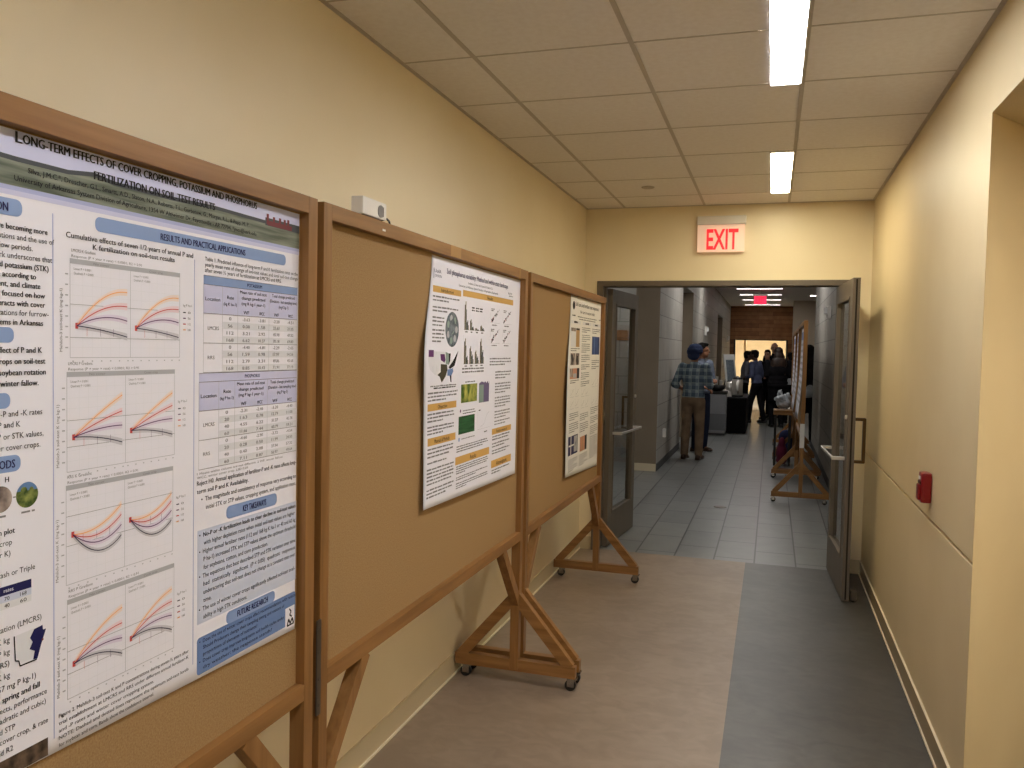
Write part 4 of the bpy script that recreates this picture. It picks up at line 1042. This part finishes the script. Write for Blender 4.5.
# small wall devices
def device(name, lab, cat, loc, s, w, h, extra=True):
    t = thing(name, lab, cat, loc)
    x0, x1 = sorted((0, s*0.045)); MB().box(x0, x1, -w/2, w/2, -h/2, h/2, 0.008).build('body', WHITE_PL, t)
    if extra:
        q = MB(); x0, x1 = sorted((s*0.045, s*0.085)); q.box(x0, x1, -w*0.32, w*0.32, -h*0.1, h*0.38, 0.008); q.build('strobe_lens', mat('strobe lens', srgb(235, 235, 235), 0.1, 0.6), t)
        MB().box(*sorted((s*0.043, s*0.05)), -w*0.35, w*0.35, -h*0.42, -h*0.2).build('grille', GREY_PL, t)
device('alarm_strobe', 'white alarm strobe high on the grey block wall right of the doors', 'alarm', (0.70, 11.35, 2.15), -1, 0.13, 0.16)
device('alarm_strobe', 'white alarm device high on the left block wall above the two men talking', 'alarm', (LX, 18.8, 2.09), 1, 0.22, 0.2)
device('wall_sensor', 'small white sensor on the left block wall near the timber wall', 'sensor', (LX, 28.2, 2.08), 1, 0.25, 0.22)
device('wall_outlet', 'small pale outlet plate low on the left block wall', 'outlet', (LX, 11.75, 0.46), 1, 0.075, 0.12, False)
dn = thing('floor_drain', 'small dark round drain cover in the grey tile floor', 'drain', (-0.468, 8.809, 0))
MB().lathe([(0.065, 0.0), (0.065, 0.003), (0.05, 0.004)], seg=24).build('cover', STEEL, dn)

# grey recycling bin, drinks table and what stands on them
bn = thing('recycling_bin', 'grey recycling bin with rounded corners beside the two men talking', 'bin', (-1.03, 16.72, 0))
q = MB(); q.box(-0.205, 0.205, -0.19, 0.19, 0.04, 0.80, 0.03); q.build('body', mat('bin grey', srgb(140, 142, 146), 0.4, 0.4), bn)
q = MB(); q.box(-0.207, 0.207, -0.192, -0.185, 0.10, 0.42, 0.002); q.build('lower_panel', mat('bin panel', srgb(104, 106, 110), 0.5, 0.4), bn)
MB().box(-0.215, 0.215, -0.20, 0.20, 0.80, 0.86, 0.015).build('rim', mat('bin rim', srgb(30, 30, 31), 0.5, 0.3), bn)
MB().box(-0.19, 0.19, -0.175, 0.175, 0.0, 0.045, 0.01).build('plinth', DKGREY, bn)
def lathe_thing(name, lab, cat, loc, parts, group=None):
    t = thing(name, lab, cat, loc, 0, group)
    for nm, prof, m in parts: MB().lathe(prof, seg=22).build(nm, m, t)
    return t
BLK = mat('black gloss', srgb(22, 21, 22), 0.3, 0.5)
lathe_thing('serving_bowl', 'black serving bowl on the grey recycling bin', 'bowl', (-1.00, 16.65, 0.862), [('bowl', [(0.09, 0), (0.15, 0.06), (0.155, 0.11), (0.145, 0.11), (0.08, 0.02)], BLK)])
for i in range(3):
    lathe_thing('paper_cup', 'stack of white cups behind the black bowl, %s' % ('leftmost', 'middle and tallest', 'rightmost')[i], 'cup', (-1.12+i*0.085, 16.85, 0.862), [('cup', [(0.024, 0), (0.036, 0.20+0.07*(i == 1)), (0.038, 0.205+0.07*(i == 1)), (0.03, 0.205+0.07*(i == 1))], WHITE_PL)], 'cups on the bin')
tb = thing('drinks_table', 'table draped to the floor with black cloth beyond the recycling bin', 'table', (-0.70, 17.98, 0))
q = MB(); q.box(-0.24, 0.24, -0.92, 0.92, 0.015, 0.705, 0.012); q.build('tablecloth', BLACK, tb)
MB().box(-0.25, 0.25, -0.93, 0.93, 0.70, 0.725, 0.006).build('tabletop', mat('table top cloth', srgb(40, 40, 42), 0.7, 0.2), tb)
ur = thing('coffee_urn', 'tall silver coffee urn on the black draped table', 'urn', (-0.655, 17.38, 0.725))
MB().lathe([(0.10, 0.03), (0.108, 0.05), (0.108, 0.34), (0.095, 0.36)]).build('body', SILVER, ur)
MB().lathe([(0.13, 0.0), (0.13, 0.025), (0.10, 0.035)]).build('base', BLK, ur); MB().lathe([(0.10, 0.355), (0.10, 0.38), (0.03, 0.40), (0.02, 0.42)]).build('lid', BLK, ur)
q = MB(); q.cyl((0.02, -0.10, 0.10), (0.02, -0.155, 0.10), 0.014); q.cyl((0.02, -0.15, 0.06), (0.02, -0.15, 0.13), 0.010); q.build('tap', BLK, ur)
lathe_thing('coffee_urn', 'shorter silver urn left of the tall one on the black draped table', 'urn', (-0.82, 17.75, 0.725), [('base', [(0.12, 0), (0.12, 0.03), (0.09, 0.04)], BLK), ('body', [(0.09, 0.04), (0.095, 0.05), (0.095, 0.26), (0.07, 0.29)], SILVER), ('lid', [(0.07, 0.285), (0.07, 0.30), (0.02, 0.32)], BLK)])
for i, (x, y) in enumerate(((-0.88, 17.18), (-0.82, 17.30), (-0.89, 17.42))):
    pk = thing('napkin_stack', 'white napkin stack on the near left corner of the black table, %s' % ('front', 'middle', 'rear')[i], 'napkins', (x, y, 0.725), 0.3*i, 'napkins on the drinks table')
    MB().box(-0.05, 0.05, -0.05, 0.05, 0, 0.07+0.03*i, 0.006).build('napkins', WHITE_PL, pk)
es = thing('display_board', 'white display board leaning upright on the far end of the drinks table', 'sign', (-0.80, 18.55, 0.729), math.radians(60))
Mx = Matrix.Rotation(math.radians(-8), 4, 'X')
MB().box(-0.21, 0.21, -0.008, 0.008, 0.0, 0.86, 0.002, Mx).build('panel', mat('grey white board', srgb(188, 188, 186), 0.6, 0.2), es)
MB().box(-0.15, 0.15, -0.0105, -0.0085, 0.12, 0.74, 0, Mx).build('picture', SLATE, es)
MB().bar((0, 0.10, 0.55), (0, 0.26, 0.0), 0.03, 0.02, (1, 0, 0)).build('prop', DKGREY, es)

# small wooden table with a plastic bag, bags under it
tt = thing('side_table', 'small wooden table edge sticking out left of the far cork boards', 'table', (0.165, 12.62, 0))
MB().box(-0.12, 0.14, -0.20, 0.20, 0.735, 0.80, 0.004).build('tabletop', WOODX, tt)
for a in (-1, 1):
    for c in (-1, 1): MB().box(0.01+a*0.10-0.016, 0.01+a*0.10+0.016, c*0.17-0.016, c*0.17+0.016, 0, 0.735).build('leg', RUBBER, tt)
def lump(name, lab, cat, loc, ells, m, smooth=6, voxel=0.012, group=None, handles=None, noise=0.0):
    q = MB()
    for c, r in ells: q.ell(c, r)
    o = q.build(name, m)
    md = o.modifiers.new('r', 'REMESH'); md.mode = 'VOXEL'; md.voxel_size = voxel
    sm = o.modifiers.new('s', 'SMOOTH'); sm.iterations = smooth; sm.factor = 0.5
    dg = bpy.context.evaluated_depsgraph_get(); me = bpy.data.meshes.new_from_object(o.evaluated_get(dg)); o.modifiers.clear(); o.data = me
    if noise:
        rn = random.Random(5)
        for v in me.vertices:
            n_ = math.sin(v.co.x*90+v.co.z*40)*math.cos(v.co.y*70-v.co.z*60)
            v.co += v.normal*noise*n_
    for p_ in me.polygons: p_.use_smooth = True
    o.location = loc
    if cat: tag(o, lab, cat, group)
    return o
BAG = mat('translucent plastic bag', srgb(150, 155, 160), 0.35, 0.5)
CRUMP = random.Random(21)
lump('plastic_bag', 'crumpled grey white plastic bag on the small wooden table', 'bag', (0.17, 12.72, 0.808), [((0.01, 0, 0.075), (0.105, 0.085, 0.075))]+[((CRUMP.uniform(-0.075, 0.08), CRUMP.uniform(-0.06, 0.06), CRUMP.uniform(0.06, 0.17)), (CRUMP.uniform(0.025, 0.05), CRUMP.uniform(0.03, 0.05), CRUMP.uniform(0.03, 0.055))) for _ in range(16)]+[((-0.045, 0, 0.21), (0.032, 0.04, 0.06)), ((-0.03, 0.01, 0.25), (0.018, 0.02, 0.04)), ((0.07, 0, 0.19), (0.03, 0.035, 0.05))], BAG, 2, 0.009, noise=0.008)
lump('duffel_bag', 'dark maroon duffel bag on the floor under the small wooden table', 'bag', (0.175, 12.62, 0.0), [((0, 0, 0.16), (0.08, 0.13, 0.155)), ((0, 0, 0.30), (0.05, 0.10, 0.10)), ((0.0, 0, 0.06), (0.08, 0.13, 0.06))], mat('maroon cloth', srgb(92, 26, 50), 0.8, 0.2), 4)
lump('backpack', 'navy backpack on the floor behind the base of a far cork board', 'bag', (0.24, 13.24, 0.0), [((0, 0, 0.16), (0.13, 0.075, 0.155)), ((0, 0, 0.33), (0.11, 0.065, 0.13)), ((0, -0.05, 0.18), (0.09, 0.04, 0.10))], mat('navy cloth', srgb(28, 36, 70), 0.8, 0.2), 4)

# ------------------------------------------------------------------ people
def skin(name, r, g, b): return mat(name, srgb(r, g, b), 0.5, 0.3)
SK_TAN = skin('tan skin', 140, 96, 72); SK_DK = skin('dark skin', 66, 44, 36); SK_LT = skin('light skin', 196, 150, 126)
HAIRB = mat('black hair', srgb(16, 13, 12), 0.75, 0.12); HAIRBR = mat('brown hair', srgb(66, 42, 30), 0.5, 0.4)
noise_col(HAIRBR, srgb(30, 20, 15), srgb(56, 38, 29), (60, 60, 4), 1, 3)
SHOE = mat('brown shoe', srgb(58, 40, 28), 0.4, 0.4); SHOEB = mat('black shoe', srgb(18, 17, 17), 0.4, 0.4)
EYE = mat('eye', srgb(30, 22, 20), 0.2, 0.5)
def cloth(name, r, g, b, n=0.92):
    m = mat(name, srgb(r, g, b), 0.9, 0.1); noise_col(m, srgb(r*n, g*n, b*n), srgb(min(255, r/n), min(255, g/n), min(255, b/n)), (9, 9, 9), 1, 3); return m
KHAKI = cloth('khaki trousers', 122, 102, 82); BLKC = cloth('black coat cloth', 20, 19, 22); DENIM = cloth('dark jeans', 34, 40, 58)
BLUESH = cloth('blue shirt', 78, 83, 108); GREYSH = cloth('grey shirt', 98, 96, 102); LTBLUE = cloth('light blue shirt', 108, 116, 132); WHITESH = cloth('white shirt', 180, 182, 186); NAVYT = cloth('navy turban', 50, 60, 88)
PLAID = mat('plaid shirt', srgb(120, 140, 150), 0.9, 0.1)
n, l, p = nodes(PLAID)
tc = n.new('ShaderNodeTexCoord'); sx = n.new('ShaderNodeSeparateXYZ'); l.new(tc.outputs['Object'], sx.inputs[0])
def band(sock, freq, thr):
    mu = n.new('ShaderNodeMath'); mu.operation = 'MULTIPLY'; mu.inputs[1].default_value = freq; l.new(sock, mu.inputs[0])
    fr = n.new('ShaderNodeMath'); fr.operation = 'FRACT'; l.new(mu.outputs[0], fr.inputs[0])
    gt = n.new('ShaderNodeMath'); gt.operation = 'GREATER_THAN'; gt.inputs[1].default_value = thr; l.new(fr.outputs[0], gt.inputs[0]); return gt.outputs[0]
bx_, bz_ = band(sx.outputs['X'], 9.5, 0.55), band(sx.outputs['Z'], 9.5, 0.55)
ad = n.new('ShaderNodeMath'); ad.operation = 'ADD'; l.new(bx_, ad.inputs[0]); l.new(bz_, ad.inputs[1])
hv = n.new('ShaderNodeMath'); hv.operation = 'MULTIPLY'; hv.inputs[1].default_value = 0.5; l.new(ad.outputs[0], hv.inputs[0])
cr = n.new('ShaderNodeValToRGB'); cr.color_ramp.elements[0].color = srgb(78, 92, 106); cr.color_ramp.elements[1].color = srgb(150, 164, 166)
e_ = cr.color_ramp.elements.new(0.5); e_.color = srgb(108, 122, 134)
l.new(hv.outputs[0], cr.inputs[0])
tx, tz = band(sx.outputs['X'], 9.5, 0.93), band(sx.outputs['Z'], 9.5, 0.93)
mx_ = n.new('ShaderNodeMath'); mx_.operation = 'MAXIMUM'; l.new(tx, mx_.inputs[0]); l.new(tz, mx_.inputs[1])
mix = n.new('ShaderNodeMix'); mix.data_type = 'RGBA'; mix.inputs['B'].default_value = srgb(150, 160, 158)
l.new(mx_.outputs[0], mix.inputs['Factor']); l.new(cr.outputs[0], mix.inputs['A']); l.new(mix.outputs['Result'], p.inputs['Base Color'])

def remeshed(q, name, m, parent, voxel, it=4):
    o = q.build(name, m, None, recalc=True)
    md = o.modifiers.new('r', 'REMESH'); md.mode = 'VOXEL'; md.voxel_size = voxel
    sm = o.modifiers.new('s', 'SMOOTH'); sm.iterations = it; sm.factor = 0.5
    dg = bpy.context.evaluated_depsgraph_get(); me = bpy.data.meshes.new_from_object(o.evaluated_get(dg)); o.modifiers.clear(); o.data = me
    for p_ in me.polygons: p_.use_smooth = True
    me.materials.clear(); me.materials.append(m)
    o.parent = parent
    return o
def hand(q, wrist, dirn, nrm, s=1.0, side=1, curl=0.5):
    """palm and five separate bent fingers; dirn from wrist to knuckles, nrm out of the back of the hand"""
    w = Vector(wrist); d = Vector(dirn).normalized(); nr = Vector(nrm); nr = (nr-d*nr.dot(d)).normalized(); c = d.cross(nr)*side
    for k in (-0.024, -0.008, 0.008, 0.024):
        q.cap(w+c*k*0.7*s, 0.015*s, w+d*0.085*s+c*k*1.15*s, 0.012*s)
    for k, L in ((-0.030, 0.066), (-0.010, 0.080), (0.010, 0.085), (0.029, 0.074)):
        a = w+d*0.085*s+c*k*s; d2 = (d*math.cos(curl*0.6)-nr*math.sin(curl*0.6)); b = a+d2*L*0.45*s
        d3 = (d*math.cos(curl*1.7)-nr*math.sin(curl*1.7)); e = b+d3*L*0.32*s
        d4 = (d*math.cos(curl*2.6)-nr*math.sin(curl*2.6)); g_ = e+d4*L*0.26*s
        q.cap(a, 0.0088*s, b, 0.0082*s); q.cap(b, 0.0082*s, e, 0.0076*s); q.cap(e, 0.0076*s, g_, 0.0068*s)
    a = w+d*0.025*s+c*0.028*s; b = a+(d*0.6+c*0.75-nr*0.2).normalized()*0.042*s; e = b+(d*0.9+c*0.25-nr*0.4).normalized()*0.032*s
    q.cap(a, 0.0125*s, b, 0.0105*s); q.cap(b, 0.0105*s, e, 0.0085*s)
def person(label, loc, face_deg, hgt, J, skin_m, top, bottom, shoe, hair=None, hair_style='short', sleeve='long', coat=False, group=None, lean=0.0, look=0.0, badge=False, hold=None, build_=1.0):
    """face_deg: 0 faces down the corridor (+y), 90 faces the left wall, -90 the right wall, 180 faces the camera"""
    t = thing('person', label, 'person', loc, math.radians(face_deg), group)
    k = hgt/1.75
    V_ = lambda x, y, z: Vector((x*k, y*k + lean*max(0, z-0.95)*k, z*k))
    B = build_
    sh = {s: V_(s*0.175*B, 0, 1.425) for s in (-1, 1)}
    el = {-1: V_(*J['elL']), 1: V_(*J['elR'])}; wr = {-1: V_(*J['wrL']), 1: V_(*J['wrR'])}
    hp = {s: V_(s*0.09, 0, 0.92) for s in (-1, 1)}
    ft = {-1: V_(*J.get('ftL', (-0.10, 0, 0.0))), 1: V_(*J.get('ftR', (0.10, 0, 0.0)))}
    hc = V_(0, 0.02, 1.635); Rz = Matrix.Rotation(math.radians(look), 3, 'Z')
    H_ = lambda x, y, z: hc + Rz @ (Vector((x, y, z))*k)
    an = {s: ft[s]+Vector((0, 0, 0.085*k)) for s in (-1, 1)}
    kn = {s: (hp[s]+an[s])/2+Vector((s*0.004, 0.02, 0.02))*k for s in (-1, 1)}
    q = MB()
    q.ell(H_(0, -0.008, 0.03), (0.076*k, 0.094*k, 0.092*k), Rz); q.ell(H_(0, 0.018, -0.045), (0.060*k, 0.072*k, 0.075*k), Rz); q.ell(H_(0, 0.055, -0.088), (0.026*k, 0.028*k, 0.024*k), Rz)
    q.cap(H_(0, 0.088, 0.012), 0.010*k, H_(0, 0.105, -0.020), 0.015*k)
    q.ell(H_(0, 0.080, 0.030), (0.045*k, 0.014*k, 0.010*k), Rz); q.ell(H_(0, 0.082, -0.055), (0.025*k, 0.012*k, 0.010*k), Rz)
    for s in (-1, 1): q.ell(H_(s*0.077, -0.005, -0.008), (0.010*k, 0.020*k, 0.032*k), Rz)
    q.cap(V_(0, -0.005, 1.43), 0.060*k, V_(0, 0.005, 1.575), 0.052*k)
    q.cap(sh[-1]-Vector((0, 0, 0.02*k)), 0.048*k, sh[1]-Vector((0, 0, 0.02*k)), 0.048*k)
    q.ell(V_(0, 0, 1.26), (0.150*k*B, 0.095*k*B, 0.19*k)); q.ell(V_(0, 0, 1.06), (0.13*k*B, 0.09*k*B, 0.15*k)); q.ell(V_(0, 0, 0.94), (0.15*k*B, 0.10*k*B, 0.11*k))
    for s in (-1, 1):
        q.cap(sh[s], 0.048*k, el[s], 0.038*k); q.cap(el[s], 0.037*k, wr[s], 0.025*k)
        q.cap(hp[s], 0.078*k, kn[s], 0.052*k); q.cap(kn[s], 0.052*k, an[s], 0.036*k)
        q.cap(an[s]-Vector((0, 0.02*k, 0.03*k)), 0.034*k, ft[s]+Vector((s*0.015, 0.12, 0.035))*k, 0.026*k)
        d = (wr[s]-el[s]).normalized(); hand(q, wr[s]+d*0.008, d, J.get('nrm', (0, 0, 1)) if abs(d.z) < 0.8 else (s, 0, 0), k, -s if abs(d.z) < 0.8 else 1, J.get('curl', 0.55))
    remeshed(q, 'body', skin_m, t, 0.0065, 3)
    for s in (-1, 1):
        e = MB(); e.ell(H_(s*0.031, 0.083, 0.012), (0.011*k, 0.006*k, 0.006*k), Rz); e.build('eye', EYE, t)
    # top
    q = MB(); q.cap(sh[-1]-Vector((0, 0, 0.015*k)), 0.062*k, sh[1]-Vector((0, 0, 0.015*k)), 0.062*k)
    q.ell(V_(0, -0.004, 1.25), (0.175*k*B, 0.120*k*B, 0.215*k)); q.ell(V_(0, 0, 1.08), (0.162*k*B, 0.118*k*B, 0.16*k)); q.ell(V_(0, 0, 0.985), (0.172*k*B, 0.122*k*B, 0.10*k))
    q.cap(V_(0, -0.005, 1.42), 0.075*k, V_(0, 0.0, 1.49), 0.060*k)
    for s in (-1, 1):
        q.cap(sh[s], 0.070*k, el[s], 0.054*k)
        if sleeve == 'long': q.cap(el[s], 0.053*k, wr[s]-(wr[s]-el[s])*0.06, 0.036*k)
        elif sleeve == 'rolled': q.cap(el[s], 0.053*k, el[s]+(wr[s]-el[s])*0.22, 0.050*k)
    if coat:
        q.cap(V_(-0.075, 0, 0.95), 0.115*k, V_(-0.085, 0, 0.62), 0.115*k); q.cap(V_(0.075, 0, 0.95), 0.115*k, V_(0.085, 0, 0.62), 0.115*k); q.ell(V_(0, 0, 0.78), (0.17*k, 0.13*k, 0.2*k))
    remeshed(q, 'coat' if coat else 'shirt', top, t, 0.011, 5)
    # trousers
    q = MB(); q.ell(V_(0, -0.006, 0.925), (0.168*k*B, 0.122*k*B, 0.105*k))
    for s in (-1, 1):
        q.cap(hp[s]+Vector((0, -0.008, -0.02))*k, 0.100*k, kn[s], 0.074*k); q.cap(kn[s], 0.074*k, an[s]+Vector((0, -0.005, 0.0))*k, 0.060*k)
    remeshed(q, 'trousers', bottom, t, 0.010, 4)
    for s in (-1, 1):
        q = MB(); a = ft[s]
        q.ell(a+Vector((0, -0.035, 0.042))*k, (0.044*k, 0.060*k, 0.042*k)); q.ell(a+Vector((s*0.010, 0.085, 0.034))*k, (0.048*k, 0.105*k, 0.034*k)); q.box(a.x-0.036*k, a.x+0.040*k, a.y-0.08*k, a.y+0.15*k, a.z+0.0, a.z+0.02*k)
        remeshed(q, 'shoe', shoe, t, 0.008, 3)
    # hair or headgear
    q = MB(); hm = hair
    if hair_style == 'turban':
        for i in range(5):
            a = -0.35+i*0.16
            q.ell(H_(0, -0.014+0.006*i, 0.034+0.012*i), (0.121*k-0.004*i, 0.134*k-0.004*i, 0.072*k), Rz @ Matrix.Rotation(a*0.5, 3, 'Y'))
        q.ell(H_(0, -0.058, -0.030), (0.098*k, 0.074*k, 0.075*k), Rz)
        remeshed(q, 'turban', hm, t, 0.008, 3)
        f_ = MB()
        for i in range(6):
            zz = -0.020+i*0.026; rr = 0.119*math.sqrt(max(0.05, 1-((zz-0.04)/0.105)**2))
            f_.tube([H_(math.cos(u)*rr*1.0, math.sin(u)*rr*1.12-0.012, zz+0.02*math.sin(u)) for u in [j_*2*PI/20 for j_ in range(21)]], 0.0045*k, 6)
        f_.build('turban_folds', hm, t)
    elif hair_style == 'short':
        q.ell(H_(0, -0.020, 0.048), (0.085*k, 0.096*k, 0.088*k), Rz); q.ell(H_(0, -0.045, 0.0), (0.078*k, 0.065*k, 0.080*k), Rz); q.ell(H_(0, 0.035, 0.100), (0.060*k, 0.055*k, 0.030*k), Rz)
        remeshed(q, 'hair', hm, t, 0.008, 3)
    elif hair_style == 'long':
        q.ell(H_(0, -0.022, 0.045), (0.098*k, 0.105*k, 0.095*k), Rz); q.ell(H_(0, -0.062, -0.07), (0.115*k, 0.075*k, 0.13*k), Rz); q.ell(H_(0, -0.085, -0.23), (0.180*k, 0.085*k, 0.17*k), Rz); q.ell(H_(0, -0.105, -0.36), (0.165*k, 0.065*k, 0.13*k), Rz)
        for i in range(9): q.cap(H_(-0.13+i*0.0325, -0.11, -0.15), 0.028*k, H_(-0.125+i*0.031, -0.125+0.02*math.sin(i*2), -0.44-0.03*math.sin(i*1.7)), 0.018*k)
        remeshed(q, 'hair', hm, t, 0.008, 3)
    elif hair_style == 'balding':
        q.ell(H_(0, -0.045, 0.0), (0.086*k, 0.062*k, 0.050*k), Rz)
        remeshed(q, 'hair', hm, t, 0.008, 3)
    if badge:
        MB().box(-0.03, 0.03, 0.118, 0.124, 1.14*k, 1.22*k, 0.002).build('name_badge', WHITE_PL, t)
    return t
DOWN = dict(elL=(-0.25, -0.03, 1.13), elR=(0.25, -0.03, 1.13), wrL=(-0.25, 0.06, 0.88), wrR=(0.25, 0.06, 0.88), nrm=(0, 1, 0))
FRONT = dict(elL=(-0.25, -0.02, 1.14), elR=(0.25, -0.02, 1.14), wrL=(-0.09, 0.22, 1.10), wrR=(0.09, 0.22, 1.13))
HIPL = dict(elL=(-0.275, -0.10, 1.15), elR=(0.25, 0.02, 1.14), wrL=(-0.19, 0.17, 1.06), wrR=(0.12, 0.24, 1.18), ftL=(-0.12, 0.0, 0), ftR=(0.10, 0.02, 0))
person('person seen from behind in plaid shirt, khaki trousers and navy turban, arms bent forward', (-1.105, 12.62, 0), -12, 1.70, HIPL, SK_TAN, PLAID, KHAKI, SHOE, NAVYT, 'turban', 'rolled', look=-8, build_=1.06)
person('person with short dark hair and light blue shirt half hidden behind the plaid shirt', (-1.085, 13.72, 0), -128, 1.75, dict(elL=(-0.25, 0.02, 1.14), elR=(0.26, 0.0, 1.14), wrL=(-0.06, 0.22, 1.16), wrR=(0.16, 0.22, 1.05)), SK_TAN, LTBLUE, DENIM, SHOE, HAIRB, 'short', 'rolled', look=28)
person('person in grey shirt leaning towards the one in blue shirt, beside the drinks table', (-0.62, 20.6, 0), -80, 1.66, FRONT, SK_DK, GREYSH, BLKC, SHOEB, HAIRB, 'short', 'long', lean=0.08)
person('person in blue shirt and black trousers with white name badge, head bowed', (-0.32, 20.0, 0), 62, 1.68, dict(FRONT, ftL=(-0.12, 0.14, 0), ftR=(0.12, -0.14, 0)), SK_DK, BLUESH, BLKC, SHOEB, HAIRB, 'short', 'long', lean=0.10, badge=True)
person('person in black with short dark hair facing the viewer between blue shirt and long hair', (-0.10, 21.3, 0), 168, 1.70, FRONT, SK_LT, BLKC, BLKC, SHOEB, HAIRB, 'short', 'long', lean=0.05)
person('person with long brown hair and black coat seen from behind, nearest of the far group', (0.13, 19.0, 0), 12, 1.74, FRONT, SK_LT, BLKC, BLKC, SHOEB, HAIRBR, 'long', 'long', coat=True, build_=1.34)
person('tall balding person in black behind the long haired one', (0.05, 21.9, 0), 175, 1.88, FRONT, SK_LT, BLKC, BLKC, SHOEB, HAIRBR, 'balding', 'long')
person('person with black hair and white shirt at the right edge of the far group', (0.42, 20.4, 0), 20, 1.64, DOWN, SK_TAN, WHITESH, BLKC, SHOEB, HAIRB, 'short', 'rolled')
person('person with long black hair and dark coat mostly hidden behind the edge-on cork boards', (0.640, 15.98, 0), 5, 1.77, FRONT, SK_TAN, BLKC, BLKC, SHOEB, HAIRB, 'long', 'long', coat=True)
lump('handbag', 'pale grey bag held by the long haired person behind the cork boards', 'bag', (0.635, 15.70, 0.84), [((0, 0, 0.09), (0.12, 0.06, 0.10)), ((0.03, 0, 0.16), (0.07, 0.05, 0.07))], BAG, 4)
